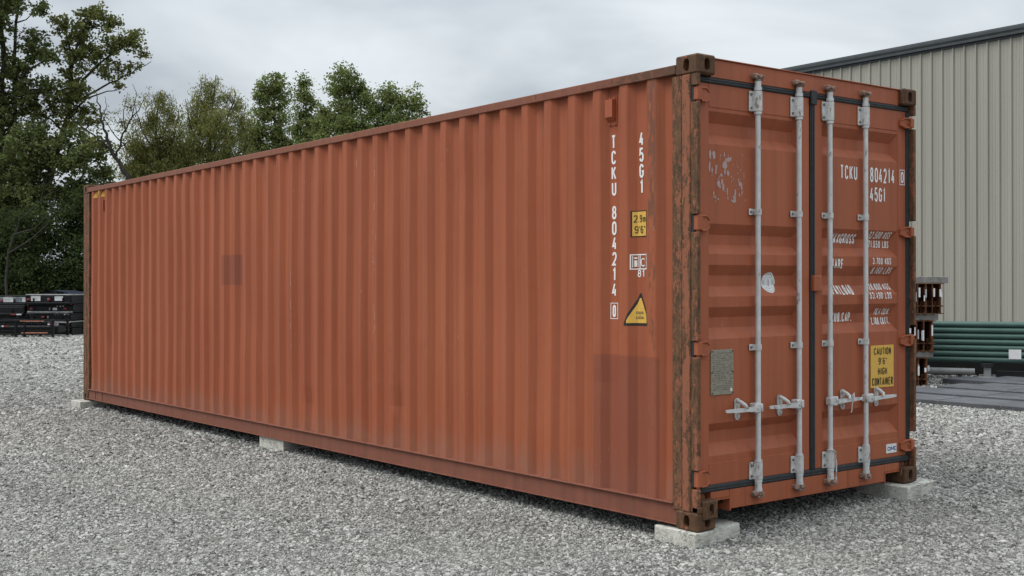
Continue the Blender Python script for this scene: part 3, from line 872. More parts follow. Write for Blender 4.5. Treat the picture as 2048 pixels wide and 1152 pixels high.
        MB().tube([(cx + 0.03, -0.01, zc + 0.01), (cx + 0.04, -0.012, zc + 0.035), (cx + 0.055, -0.006, zc + 0.045), (cx + 0.05, -0.014, zc + 0.02), (cx + 0.02, -0.016, zc - 0.03), (cx + 0.022, -0.012, zc - 0.075), (cx + 0.018, -0.008, zc - 0.09)], 0.004, 6).build('seal_wire', M['galv2'], bar, dw)

# ------------------------------------------------------------------ lettering (stroke glyphs, laid on the sheet metal)
def arc(cx, cy, rx, ry, a0, a1, n=7):
    return [(cx + rx * cos(radians(a)), cy + ry * sin(radians(a))) for a in np.linspace(a0, a1, n)]
O_ = arc(.5, .74, .5, .26, 0, 180) + arc(.5, .26, .5, .26, 180, 360) + [(1, .74)]
SIX = [(.93, .84), (.75, .97), (.5, 1), (.22, .95), (.04, .80), (0, .60), (0, .28), (.08, .10), (.3, .01), (.5, 0), (.75, .02), (.95, .13), (1, .30), (.94, .46), (.72, .56), (.5, .57), (.2, .52), (.02, .40)]
GL = {
 'O': [O_], '0': [O_], 'Q': [O_, [(.6, .2), (1.05, -.05)]],
 'C': [arc(.5, .74, .5, .26, 8, 180) + arc(.5, .26, .5, .26, 180, 352)],
 'G': [arc(.5, .74, .5, .26, 8, 180) + arc(.5, .26, .5, .26, 180, 360) + [(1, .46), (.55, .46)]],
 'U': [[(0, 1), (0, .6)] + arc(.5, .26, .5, .26, 180, 360) + [(1, .6), (1, 1)]],
 'J': [[(1, 1), (1, .26)] + arc(.5, .26, .5, .26, 0, -180)],
 'S': [[(1, .76), (.93, .9), (.72, .98), (.5, 1), (.25, .97), (.05, .88), (0, .75), (.06, .62), (.3, .54), (.7, .46), (.94, .38), (1, .25), (.95, .12), (.75, .03), (.5, 0), (.25, .02), (.06, .11), (0, .25)]],
 '2': [arc(.5, .74, .5, .26, 170, 0) + [(.96, .6), (.8, .45), (0, .0), (1, 0)]],
 '3': [[(0, .80), (.15, .95), (.5, 1), (.85, .94), (1, .76), (.85, .57), (.4, .53)], [(.4, .53), (.85, .48), (1, .25), (.85, .06), (.5, 0), (.15, .05), (0, .2)]],
 '4': [[(.62, 1), (0, .26), (1, .26)], [(.74, .56), (.74, 0)]],
 '5': [[(.95, 1), (.12, 1), (.05, .56), (.3, .63), (.6, .63), (.9, .52), (1, .32), (.92, .11), (.7, .01), (.45, 0), (.15, .05), (0, .2)]],
 '6': [SIX], '9': [[(1 - x, 1 - y) for x, y in SIX]],
 '7': [[(0, 1), (1, 1), (.62, .5), (.4, 0)]],
 '8': [arc(.5, .77, .44, .23, -90, 270, 15), arc(.5, .27, .5, .27, 90, 450, 17)],
 '1': [[(.2, .80), (.62, 1), (.62, 0)]],
 'A': [[(0, 0), (.5, 1), (1, 0)], [(.2, .3), (.8, .3)]],
 'B': [[(0, 0), (0, 1), (.6, 1), (.92, .9), (.95, .72), (.8, .56), (.5, .53), (.02, .53)], [(.5, .53), (.85, .48), (1, .28), (.9, .08), (.6, 0), (0, 0)]],
 'D': [[(0, 0), (0, 1), (.5, 1)] + arc(.5, .74, .5, .26, 90, 0) + arc(.5, .26, .5, .26, 0, -90) + [(0, 0)]],
 'E': [[(1, 1), (0, 1), (0, 0), (1, 0)], [(0, .52), (.8, .52)]],
 'F': [[(1, 1), (0, 1), (0, 0)], [(0, .52), (.8, .52)]],
 'H': [[(0, 0), (0, 1)], [(1, 0), (1, 1)], [(0, .52), (1, .52)]],
 'I': [[(.5, 0), (.5, 1)]],
 'K': [[(0, 0), (0, 1)], [(1, 1), (.05, .42)], [(.32, .6), (1, 0)]],
 'L': [[(0, 1), (0, 0), (1, 0)]],
 'M': [[(0, 0), (0, 1), (.5, .25), (1, 1), (1, 0)]],
 'N': [[(0, 0), (0, 1), (1, 0), (1, 1)]],
 'P': [[(0, 0), (0, 1), (.6, 1), (.93, .92), (1, .74), (.93, .56), (.6, .47), (0, .47)]],
 'R': [[(0, 0), (0, 1), (.6, 1), (.93, .92), (1, .74), (.93, .56), (.6, .47), (0, .47)], [(.5, .47), (1, 0)]],
 'T': [[(0, 1), (1, 1)], [(.5, .97), (.5, 0)]],
 'V': [[(0, 1), (.5, 0), (1, 1)]],
 'X': [[(0, 0), (1, 1)], [(0, 1), (1, 0)]],
 'Y': [[(0, 1), (.5, .48), (1, 1)], [(.5, .48), (.5, 0)]],
 'm': [[(0, 0), (0, .66)], [(0, .5), (.2, .66), (.42, .6), (.5, .45), (.5, 0)], [(.5, .5), (.7, .66), (.92, .6), (1, .45), (1, 0)]],
 '.': [[(.30, .0), (.30, .13)]], "'": [[(.5, 1), (.5, .78)]], '"': [[(.25, 1), (.25, .78)], [(.75, 1), (.75, .78)]], '-': [[(.1, .5), (.9, .5)]],
}
NARROW = {'I': .30, '1': .72, '.': .34, "'": .35, '"': .6, 'm': 1.1, 'M': 1.18, ' ': .62}
def strokes(text, x0, x1, z0, z1, thick, gap=0.30, flip=1):
    """-> list of polylines in (u, v); u runs from x0 to x1"""
    ws = [NARROW.get(c, 1.0) for c in text]
    tot = sum(ws) + gap * (len(text) - 1) if text else 1
    k = (x1 - x0) / tot; u = x0; out = []
    th = thick * (z1 - z0)
    for c, w in zip(text, ws):
        for pl in GL.get(c, []):
            a, b = u + (th / 2 if k > 0 else -th / 2), u + w * k - (th / 2 if k > 0 else -th / 2)
            if c in ".'": a, b = u, u + w * k
            out.append([(a + (b - a) * p[0], z0 + th / 2 + (z1 - z0 - th) * p[1]) for p in pl])
        u += (w + gap) * k
    return out, th
def ribbon(m, pl, th, to3, step=0.012):
    """thick polyline, subdivided so that it follows the folded sheet"""
    pts = [np.array(pl[0])]
    for a, b in zip(pl[:-1], pl[1:]):
        a, b = np.array(a), np.array(b); d = np.linalg.norm(b - a)
        if d < 1e-6: continue
        k = max(1, int(d / step))
        for i in range(1, k + 1): pts.append(a + (b - a) * i / k)
    n = len(pts)
    if n < 2: return
    closed = np.linalg.norm(pts[0] - pts[-1]) < 1e-5
    vs = []
    for i in range(n):
        d0 = pts[i] - pts[i - 1] if i > 0 else (pts[-1] - pts[-2] if closed else pts[1] - pts[0])
        d1 = pts[i + 1] - pts[i] if i < n - 1 else (pts[1] - pts[0] if closed else pts[-1] - pts[-2])
        d0 = d0 / np.linalg.norm(d0); d1 = d1 / np.linalg.norm(d1)
        t = d0 + d1; L = np.linalg.norm(t)
        t = t / L if L > 1e-6 else d1
        nn = np.array([-t[1], t[0]])
        c = max(0.45, nn @ np.array([-d1[1], d1[0]]))
        w = th / 2 / c
        p = pts[i]
        if not closed and i == 0: p = p - d1 * th * 0.0
        vs += [p + nn * w, p - nn * w]
    m.add([to3(*q) for q in vs], [(2 * i, 2 * i + 1, 2 * i + 3, 2 * i + 2) for i in range(n - 1)])
def sheet(m, poly_rows, to3):
    """rows of (v, u0, u1) -> surface patch laid on the sheet"""
    vs = []; fs = []; K = 40
    for (v, a, b) in poly_rows:
        for k in range(K + 1): vs.append(to3(a + (b - a) * k / K, v))
    for i in range(len(poly_rows) - 1):
        for k in range(K): fs.append((i * (K + 1) + k, i * (K + 1) + k + 1, (i + 1) * (K + 1) + k + 1, (i + 1) * (K + 1) + k))
    m.add(vs, fs)
def S3(off): return lambda u, v: (side_x(u) + side_d(u, v) - off, u, v)
def D3(off): return lambda u, v: (u, door_y(u, v) - off, v)
def text_on(name, strings, mat, parent, surf, xf, lift=0.0016):
    m = MB(); k = 0
    for (t, u0, u1, v0, v1, th, gap) in strings:
        pls, w = strokes(t, u0, u1, v0, v1, th, gap)
        for pl in pls:
            ribbon(m, pl, w, surf(lift + 0.0003 * (k % 5)), 0.012); k += 1
    return m.build(name, mat, parent, xf)
# side: vertical serial number and size code, letter by letter (u runs towards the doors, so u0 > u1)
col1 = [('T', 2.484, 2.393), ('C', 2.382, 2.291), ('K', 2.279, 2.189), ('U', 2.176, 2.085), ('8', 2.018, 1.929), ('0', 1.917, 1.825), ('4', 1.816, 1.727), ('2', 1.715, 1.625), ('1', 1.613, 1.523), ('4', 1.512, 1.421)]
st = [(c, 0.786, 0.744, b, a, 0.15, 0.0) for (c, a, b) in col1] + [('0', 0.781, 0.749, 1.286, 1.367, 0.16, 0.0)]
text_on('lettering', st, M['white'], SIDE, S3, sh)['label'] = 'white serial number reading down the side wall'
m = MB()
for pl in ([(.797, 1.276), (.733, 1.276), (.733, 1.378), (.797, 1.378), (.797, 1.276)],): ribbon(m, pl, 0.0045, S3(0.0018))
m.build('lettering_frame', M['white'], SIDE, sh)
st = [(c, 0.533, 0.494, b, a, 0.15, 0.0) for (c, a, b) in (('4', 2.479, 2.388), ('5', 2.377, 2.286), ('G', 2.273, 2.183), ('1', 2.171, 2.081))]
text_on('lettering', st, M['white'], SIDE, S3, sh)['label'] = 'white size code reading down the side wall'
# height sticker
m = MB(); sheet(m, [(v, 0.588, 0.470) for v in np.linspace(1.804, 1.974, 8)], S3(0.0012)); s1 = m.build('height_sticker', M['ink'], SIDE, sh)
m = MB(); sheet(m, [(v, 0.578, 0.476) for v in np.linspace(1.811, 1.967, 8)], S3(0.0030)); m.build('sticker_face', M['yellow'], SIDE, sh)
text_on('lettering', [('2.9', 0.570, 0.510, 1.898, 1.946, 0.12, 0.3), ('m', 0.502, 0.479, 1.898, 1.946, 0.09, 0.3), ("9'6\"", 0.566, 0.480, 1.828, 1.876, 0.12, 0.25)], M['ink'], SIDE, S3, sh, 0.0042)
# registry mark
m = MB()
for pl in ([(.588, 1.599), (.474, 1.599), (.474, 1.691), (.588, 1.691), (.588, 1.599)], [(.530, 1.600), (.530, 1.690)]): ribbon(m, pl, 0.007, S3(0.0018))
ribbon(m, [(.560, 1.614), (.560, 1.655)], 0.016, S3(0.0022)); ribbon(m, [(.560, 1.664), (.560, 1.675)], 0.016, S3(0.0022))
ribbon(m, [(a, b) for a, b in [(.503 - .018 * cos(radians(t)), 1.641 + .024 * sin(radians(t))) for t in np.linspace(45, 315, 14)]], 0.007, S3(0.0022))
ribbon(m, [(.576, 1.610), (.576, 1.682)], 0.004, S3(0.0022)); ribbon(m, [(.543, 1.610), (.543, 1.682)], 0.004, S3(0.0022))
m.build('registry_mark', M['white'], SIDE, sh)
text_on('lettering', [('8', 0.551, 0.520, 1.547, 1.593, 0.15, 0), ('1', 0.512, 0.486, 1.547, 1.593, 0.15, 0)], M['white'], SIDE, S3, sh)
# warning triangle
def tri(a, b, z0, z1, apex, off, mat, nm):
    rows = []
    for k in np.linspace(0, 1, 12):
        r = min(1.0, 0.90 + k * 1.0) if k < 0.1 else 1.0
        w0 = a + (apex + 0.006 - a) * k; w1 = b + (apex - 0.006 - b) * k
        c = (w0 + w1) / 2
        rows.append((z0 + (z1 - z0) * k, c + (w0 - c) * r, c + (w1 - c) * r))
    m = MB(); sheet(m, rows, S3(off)); return m.build(nm, mat, SIDE, sh)
tri(0.648, 0.437, 1.235, 1.444, 0.524, 0.0012, M['ink'], 'warning_sticker')
tri(0.622, 0.450, 1.252, 1.412, 0.523, 0.0030, M['yellow'], 'sticker_face')
m = MB()
for k in range(5):
    u = 0.556 - k * 0.0125
    for zc in (1.318, 1.286):
        for pl in ([(u, zc - .006), (u - .009, zc - .006), (u - .009, zc + .006), (u, zc + .006), (u, zc - .006)],): ribbon(m, pl, 0.0022, S3(0.0042))
ribbon(m, [(0.535, 1.302), (0.522, 1.302)], 0.004, S3(0.0042))
m.build('sticker_print', M['plateink'], SIDE, sh)
# hazard stripes at the far top corner
m = MB()
for q in (10.53, 10.40, 10.27):
    sheet(m, [(v, q - (v - 2.70) * 0.5, q - 0.055 - (v - 2.70) * 0.5) for v in np.linspace(2.705, 2.785, 4)], S3(0.0015))
m.build('hazard_stripes', M['yellow'], SIDE, sh)
# vent
m = MB()
xb = X_TROUGH
m.box(xb - 0.008, xb + 0.004, 0.728, 0.806, 2.545, 2.735, 0.002)
m.prism([(0.738, 2.715), (0.738, 2.60), (0.804, 2.60), (0.804, 2.715)], 0, xb - 0.045, xb - 0.008)
m.add([(xb - .045, .738, 2.60), (xb - .045, .804, 2.60), (xb - .009, .804, 2.570), (xb - .009, .738, 2.570), (xb - .009, .738, 2.60), (xb - .009, .804, 2.60)], [(0, 1, 2, 3), (0, 3, 4), (1, 5, 2)])
for yy in (0.742, 0.792):
    for zz in (2.552, 2.726): m.tube([(xb - 0.008, yy, zz), (xb - 0.015, yy, zz)], 0.007, 6)
m.build('vent', M['paint'], SIDE, sh)
m = MB().box(xb - 0.03, xb, 10.205, 10.222, 2.52, 2.66, 0.002); m.build('vent', M['paint'], SIDE, sh)
# door: serial, size code, weights
def dt(t, x0, x1, za, zb, th=0.152, gap=0.36):
    xm = (x0 + x1) / 2; zm = un(xm, (za + zb) / 2)
    d = door_y(xm, zm) - YD                      # rows inside a pressed groove lie deeper
    d = door_y(xm + d * 1.5, zm) - YD if d > 0 else 0.0
    x0 += d * (x0 + 5.15) / 4.55; x1 += d * (x1 + 5.15) / 4.55
    if d > 0: x1 = min(x1, 2.222)
    k = 1 + d / 4.55; za = 1.449 + (za - 1.449) * k; zb = 1.449 + (zb - 1.449) * k
    return (t, x0, x1, un(xm, zb), un(xm, za), th, gap)
text_on('lettering', [dt('TCKU', 1.551, 1.755, 2.304, 2.205, .13), dt('804214', 1.914, 2.228, 2.304, 2.196, .13), dt('0', 2.306, 2.345, 2.290, 2.206, .15), dt('45G1', 1.913, 2.110, 2.161, 2.059, .13)], M['white'], DOORS[1], D3, dw)['label'] = 'white serial number and size code on the right door'
m = MB(); ribbon(m, [(2.293, un(2.32, 2.194)), (2.357, un(2.32, 2.194)), (2.357, un(2.32, 2.302)), (2.293, un(2.32, 2.302)), (2.293, un(2.32, 2.194))], 0.005, D3(0.0016)); m.build('lettering_frame', M['white'], DOORS[1], dw)
W = [dt('MAXGROSS', 1.420, 1.714, 1.823, 1.755), dt('32.500 KGS', 1.893, 2.170, 1.842, 1.792), dt('71.650 LBS', 1.886, 2.146, 1.777, 1.726), dt('TARE', 1.449, 1.585, 1.649, 1.583), dt('3.700 KGS', 1.946, 2.183, 1.655, 1.607), dt('8.160 LBS', 1.929, 2.180, 1.586, 1.540),
     dt('PAYLOAD', 1.440, 1.687, 1.468, 1.399), dt('28.800 KGS', 1.887, 2.154, 1.471, 1.424), dt('63.490 LBS', 1.915, 2.192, 1.407, 1.359), dt('CUB.CAP.', 1.440, 1.679, 1.278, 1.211), dt('76.4 CU.M.', 1.958, 2.191, 1.290, 1.244), dt('2.700 CU.FT.', 1.915, 2.160, 1.227, 1.175)]
text_on('lettering', W, M['white'], DOORS[1], D3, dw)['label'] = 'white weight and capacity table on the right door'
# yellow caution sign
ya, yb_ = un(2.06, 0.720), un(2.06, 1.024)
MB().box(1.915, 2.208, 0.0525, 0.0575, ya, yb_).build('caution_sign', M['yellow'], DOORS[1], dw)['label'] = 'yellow caution height sign on the right door'
h = yb_ - ya
F3 = lambda off: (lambda u, v: (u, 0.0525 - off, v))
text_on('lettering', [('CAUTION', 1.955, 2.170, ya + h * .775, ya + h * .945, .14, .34), ("9'6\"", 2.010, 2.120, ya + h * .545, ya + h * .705, .14, .3), ('HIGH', 2.005, 2.120, ya + h * .30, ya + h * .47, .14, .34), ('CONTAINER', 1.930, 2.195, ya + h * .05, ya + h * .235, .14, .34)], M['ink'], DOORS[1], F3, dw)
# small white maker's plate with blue letters
za, zb_ = un(2.17, 0.234), un(2.17, 0.299)
MB().box(2.109, 2.241, 0.0500, 0.0536, za, zb_).build('maker_plate', M['card'], DOORS[1], dw)
B3 = lambda off: (lambda u, v: (u, 0.0500 - off, v))
text_on('lettering', [('C', 2.122, 2.155, za + .018, zb_ - .018, .22, 0), ('I', 2.154, 2.166, za + .018, zb_ - .018, .22, 0), ('M', 2.166, 2.204, za + .018, zb_ - .018, .2, 0), ('C', 2.203, 2.233, za + .018, zb_ - .018, .22, 0)], M['blue'], DOORS[1], B3, dw)
# data plate with engraved lines
za, zb_ = un(.29, .807), un(.29, 1.088)
pl = MB().box(0.181, 0.395, 0.0505, 0.0575, za, zb_, 0.002).build('data_plate', M['dplate'], DOORS[0], dw)
m = MB(); rng = random.Random(8)
E3 = lambda u, v: (u, 0.0497, v)
for r in range(21):
    v = zb_ - 0.022 - r * 0.0113; u = 0.196 + (0.03 if r == 0 else 0)
    while u < 0.375:
        w = rng.uniform(0.006, 0.026)
        if rng.random() < 0.72: ribbon(m, [(u, v), (min(u + w, 0.382), v)], rng.uniform(0.002, 0.0036), E3, 0.05)
        u += w + rng.uniform(0.003, 0.012)
for (a, b) in ((0.19, zb_ - 0.01), (0.386, zb_ - 0.01), (0.19, za + 0.01), (0.386, za + 0.01), (0.386, (za + zb_) / 2), (0.19, (za + zb_) / 2)): m.tube([(a, 0.0502, b), (a, 0.046, b)], 0.005, 6)
m.build('plate_print', M['plateink'], DOORS[0], dw)
m = MB(); m.prism([(za + 0.028 + 0.011 * sin(t), 0.371 + 0.010 * cos(t)) for t in np.linspace(0, 2 * pi, 14)[:-1]], 1, 0.0490, 0.0503); m.build('stamp', M['card'], DOORS[0], dw)
# round customs sticker, peeling
m = MB(); cu, cv = 0.808, un(.77, 1.497)
def oval(k, ru, rv): return [(v, cu - ru * k_ * (1.0 + 0.08 * math.sin(v * 40)), cu + ru * k_ * (1 - 0.10 * (v < cv))) for v, k_ in [(cv + rv * k * sin(t), k * cos(t) + 1e-3) for t in np.linspace(-pi / 2, pi / 2, 13)]]
sheet(m, oval(1.0, 0.072, 0.067), D3(0.0015)); m.build('round_sticker', M['card'], DOORS[0], dw)
m = MB()
for (ru, rv, w) in ((0.058, 0.056, 0.0022), (0.040, 0.040, 0.0018)):
    ribbon(m, [(cu + ru * cos(t), cv + rv * sin(t)) for t in np.linspace(0, 2 * pi, 26)], w, D3(0.0022))
ribbon(m, [(cu - .012, cv - .004), (cu, cv + .028), (cu + .010, cv), (cu, cv - .026), (cu - .012, cv - .004)], 0.0022, D3(0.0024))
ribbon(m, [(cu + .002, cv + .02), (cu + .004, cv - .015)], 0.0022, D3(0.0026))
for a in (-0.050, 0.046): ribbon(m, [(cu + a, cv + .014), (cu + a + .003, cv - .010)], 0.0040, D3(0.0025))
m.build('sticker_print', M['cardink'], DOORS[0], dw)
# scraps of a peeled label
rng = random.Random(21); m = MB()
def scrap(u, v, a, b, n=9):
    c = [(u + a * rng.uniform(.65, 1.45) * cos(t), v + b * rng.uniform(.65, 1.45) * sin(t)) for t in np.linspace(0, 2 * pi, n + 1)[:-1]]
    m.add([(p[0], door_y(*p) - 0.0014 - rng.uniform(0, .0006), p[1]) for p in c], [tuple(range(n))])
def pv(px, py): return (0.166 + (px - 1418) / (1492 - 1418) * 0.355, un(.35, 2.317 - (py - 306) / (409 - 306) * 0.318))
for (px, py, a, b) in [(1421, 315, .012, .030), (1428, 312, .016, .022), (1420, 335, .009, .034), (1425, 345, .006, .018), (1433, 338, .010, .016), (1432, 348, .008, .012), (1449, 333, .024, .024), (1452, 325, .009, .022), (1449, 310, .006, .012), (1457, 320, .014, .016), (1461, 318, .012, .012), (1450, 345, .008, .022), (1456, 347, .012, .020), (1443, 352, .010, .010),
                          (1438, 370, .014, .020), (1445, 366, .010, .022), (1447, 377, .010, .020), (1440, 376, .010, .012), (1455, 385, .006, .024), (1456, 398, .005, .014), (1470, 398, .014, .022), (1471, 386, .008, .028), (1468, 404, .016, .008), (1481, 367, .012, .014), (1484, 374, .008, .018), (1484, 386, .005, .012), (1479, 390, .005, .012), (1489, 350, .004, .022), (1437, 401, .010, .006), (1428, 392, .005, .018), (1432, 399, .004, .014), (1463, 355, .005, .008), (1468, 358, .006, .005)]:
    scrap(*pv(px, py), a, b)
for k in range(46):
    px = rng.uniform(1418, 1492); py = rng.uniform(308, 408)
    scrap(*pv(px, py), rng.uniform(.0018, .005), rng.uniform(.003, .010), 6)
m.build('label_scraps', NT('label_scrap').done((0.40, 0.29, 0.265), 0.7), DOORS[0], dw)
# scraped row on the side wall (worn print)
m = MB(); rng = random.Random(4)
for (px, w) in ((744, .05), (776, .04), (808, .05), (842, .055), (878, .045), (912, .05)):
    d = FW + RT * (px - 1024) / FPX - UP * (696 - 576) / FPX
    q = CAM + d * ((0.012 - CAM[0]) / d[0]); u = q[1]; v = q[2] - ZB
    for k in range(9):
        a = u + rng.uniform(-w, w); b = v + rng.uniform(-.03, .03)
        ribbon(m, [(a, b), (a + rng.uniform(-.006, .006), b + rng.uniform(-.025, .025))], rng.uniform(.002, .005), S3(0.0014 + 0.0002 * k))
m.build('scraped_print', NT('scraped_paint').done((0.30, 0.135, 0.10), 0.75), SIDE, sh)
# long pale scratches
m = MB()
for (y, z0, z1) in ((3.62, 1.70, 2.60), (3.60, 0.95, 1.95), (5.08, 0.9, 1.9), (3.98, 2.45, 2.7), (2.21, 1.55, 1.80), (0.93, 2.55, 2.68)):
    yy = y; z = z1; k = 0
    while z > z0:
        dz = rng.uniform(0.015, 0.09)
        if rng.random() < 0.6: ribbon(m, [(yy, z), (yy + rng.uniform(-.008, .008), max(z - dz, z0))], rng.uniform(.003, .007), S3(0.0014 + 0.0002 * (k % 4)))
        z -= dz + rng.uniform(0, .05); yy += rng.uniform(-.006, .006); k += 1
m.build('scratches', NT('bare_scratch').done((0.46, 0.27, 0.21), 0.75), SIDE, sh)

# ------------------------------------------------------------------ timber blocks under the container
def timber(name, corners, z0, z1, label, seed):
    rng = random.Random(seed)
    bm = bmesh.new()
    lo = [bm.verts.new((x, y, z0)) for x, y in corners]; hi = [bm.verts.new((x, y, z1)) for x, y in corners]
    n = len(corners)
    bm.faces.new(lo[::-1]); bm.faces.new(hi)
    for i in range(n): bm.faces.new((lo[i], lo[(i + 1) % n], hi[(i + 1) % n], hi[i]))
    bmesh.ops.subdivide_edges(bm, edges=[e for e in bm.edges if e.calc_length() > 0.2], cuts=3, use_grid_fill=True)
    bmesh.ops.bevel(bm, geom=[e for e in bm.edges if e.calc_face_angle(0) > 0.8], offset=0.009, segments=2, affect='EDGES', profile=0.6)
    for v in bm.verts: v.co += Vector((rng.uniform(-.002, .002), rng.uniform(-.002, .002), rng.uniform(-.0012, .0012)))
    bm.normal_update()
    me = bpy.data.meshes.new(name); bm.to_mesh(me); bm.free()
    me.materials.append(M['wood'])
    o = bpy.data.objects.new(name, me); COL.objects.link(o)
    return tag(o, label, 'timber block', 'timber blocks under the container')
timber('timber_block', [(-.045, -.018), (.445, .040), (.475, .300), (-.012, .345)], -0.012, ZB - 0.001, 'weathered grey timber block under the near rusty corner post', 1)
timber('timber_block', [(.025, 5.27), (.40, 5.29), (.40, 5.78), (.020, 5.76)], -0.012, ZB + 0.018, 'grey timber block under the middle of the long bottom rail', 2)
timber('timber_block', [(-.13, 10.62), (.30, 10.66), (.30, 10.99), (-.14, 10.97)], -0.012, ZB - 0.001, 'grey timber block under the far left corner of the container', 3)
timber('timber_block', [(2.165, -.085), (2.620, -.035), (2.600, .36), (2.165, .34)], 0.035, ZB + 0.046, 'pale timber block under the door-end corner on the right', 4)

# ------------------------------------------------------------------ right: beams, pipes, planks
def frame(o, u, f):
    """local axes: x = u (right), y = f (away), z = up"""
    u = Vector(u).normalized(); f = Vector(f).normalized()
    m = Matrix(((u.x, f.x, 0, o[0]), (u.y, f.y, 0, o[1]), (0, 0, 1, o[2]), (0, 0, 0, 1)))
    return m
def place(o, mat): o.matrix_world = mat; return o
ORD = ['first', 'second', 'third', 'fourth', 'fifth', 'sixth', 'seventh', 'eighth']
RH = np.array([RT[0], RT[1], 0]); FH = np.array([FW[0], FW[1], 0]) / np.linalg.norm(FW[:2])
o0 = P(1832, 700, 17.3); o0[2] = 0.0
BF = frame(o0, RH, FH)
rng = random.Random(11)
tiers = [('top', 1.21, 1.688, 0.435), ('middle', 0.63, 1.112, 0.300), ('bottom', 0.085, 0.535, 0.215)]
for ti, (nm, z0, z1, right) in enumerate(tiers):
    for k in range(5):
        xr = right - k * 0.118; xc = xr - 0.052
        e = empty('steel_beam', (0, 0, 0), f'rusty steel beam in the {nm} tier, ' + (ORD[k] + ' from the right' if k else 'rightmost'), 'steel beam', 'rusty beams stacked between timbers')
        place(e, BF @ Matrix.Translation((xc, rng.uniform(-.03, .03), z0)))
        h = z1 - z0
        MB().box(-0.006, 0.006, 0, 3.0, 0.014, h - 0.014).build('web', M['beam'], e)
        MB().box(-0.050, 0.050, 0.004, 3.0, h - 0.014, h - 0.001, 0.002).build('flange', M['beam'], e)
        MB().box(-0.050, 0.050, 0.004, 3.0, 0.001, 0.014, 0.002).build('flange', M['beam'], e)
        MB().box(-0.046, -0.007, 0.14, 0.155, 0.016, h * 0.42).box(0.007, 0.046, 0.14, 0.155, 0.016, h * 0.42).box(-0.046, 0.046, 0.02, 0.13, h * 0.24, h * 0.28).build('stiffener', M['beam'], e)
        for q in range(2):
            if rng.random() < 0.62:
                zc = h * rng.uniform(0.50, 0.70); xq = rng.uniform(-.046, .012); hq = h * rng.uniform(.07, .17)
                MB().box(xq, xq + rng.uniform(.016, .032), -0.003 - 0.002 * q, 0.000 - 0.002 * q, zc - hq, zc + hq).build('tag', M['card'] if rng.random() < .55 else M['tagdull'], e)
for (nm, z0, z1, right) in (('on top of the rusty beam stack', 1.690, 1.790, 0.52), ('under the top tier of rusty beams', 1.114, 1.207, 0.365), ('under the middle tier of rusty beams', 0.537, 0.627, 0.285)):
    o = MB().box(-0.85, right, 0.05, 0.16, z0, z1, 0.006).build('spacer_timber', M['dunnage'])
    place(o, BF); tag(o, 'grey spacer timber ' + nm, 'timber', 'spacer timbers in the beam stack')
    o = MB().box(-0.85, right - 0.06, 2.2, 2.31, z0, z1, 0.006).build('spacer_timber', M['dunnage'])
    place(o, BF); tag(o, 'rear grey spacer timber ' + nm, 'timber', 'spacer timbers in the beam stack')
# green pipes
a = radians(24)
PU = RH * cos(a) - FH * sin(a); PF = FH * cos(a) + RH * sin(a)
o1 = P(1858, 700, 19.2); o1[2] = 0.0
PFM = frame(o1, PU, PF)
DIA = 0.0985
for c in range(3):
    for r in range(7):
        e = empty('green_pipe', (0, 0, 0), f'green painted steel pipe, {ORD[r]} from the top at the front of the bundle' if c == 0 else f'green steel pipe, {ORD[r]} from the top in the {("", "middle", "back")[c]} column of the bundle', 'pipe', 'bundle of green pipes')
        zc = 1.052 - DIA * (r + 0.5)
        place(e, PFM @ Matrix.Translation((rng.uniform(-.04, .04), c * DIA * 1.01 + rng.uniform(-.006, .006), zc)))
        R_ = DIA / 2 - 0.0008
        m = MB(); m.tube([(0, 0, 0), (6.5, 0, 0)], R_, 18, cap=False); m.tube([(6.5, 0, 0), (0, 0, 0)], R_ - 0.006, 12, cap=False)
        m.build('barrel', M['pipe'], e)
        mm = MB(); mm.tube([(-0.004, 0, 0), (0.02, 0, 0)], R_ + 0.0006, 18, cap=False); mm.build('end_band', M['pipe'], e)
        if c == 0 and r == 5: MB().box(1.24, 1.43, -DIA / 2 - 0.004, -DIA / 2 - 0.001, -0.075, 0.085).build('tag', M['card'], e)
def stand(x, label):
    e = empty('pipe_stand', (0, 0, 0), label, 'stand', 'stands under the green pipes')
    place(e, PFM @ Matrix.Translation((x, 0, 0.088)))
    MB().box(-0.09, 0.09, -0.08, 0.46, 0.20, 0.272, 0.006).build('bearer', M['skid'], e)
    MB().box(-0.14, 0.14, -0.13, 0.50, 0.0, 0.045, 0.006).build('base_plate', M['greytube'], e)
    for y in (-0.05, 0.36): MB().box(-0.055, 0.055, y, y + 0.08, 0.045, 0.200, 0.004).build('leg', M['greytube'], e)
stand(0.92, 'dark stand with grey leg under the left part of the green pipes')
stand(3.6, 'dark stand under the right part of the green pipes')
for (x0, x1, y, z, nm) in ((1.05, 3.4, -0.02, 0.088, 'front'), (-0.2, 6.2, 0.62, 0.088, 'rear')):
    o = MB().box(x0, x1, y, y + 0.16, 0, 0.27 if nm == 'rear' else 0.13, 0.006).build('skid_beam', M['skid']); place(o, PFM @ Matrix.Translation((0, 0.12, z)))
    tag(o, f'black {nm} skid beam on the ground below the green pipes', 'beam', 'skid beams below the pipes')
e = empty('grey_tube', (0, 0, 0), 'light grey round tube lying below the left end of the green pipes', 'tube')
place(e, PFM @ Matrix.Translation((-0.25, -0.16, 0.215)))
MB().tube([(0, 0, 0), (0.98, 0, 0)], 0.058, 16).build('barrel', M['greytube'], e)
MB().box(0.10, 0.16, -0.07, 0.07, -0.127, -0.052, 0.004).box(0.72, 0.78, -0.07, 0.07, -0.127, -0.052, 0.004).build('saddle', M['skid'], e)
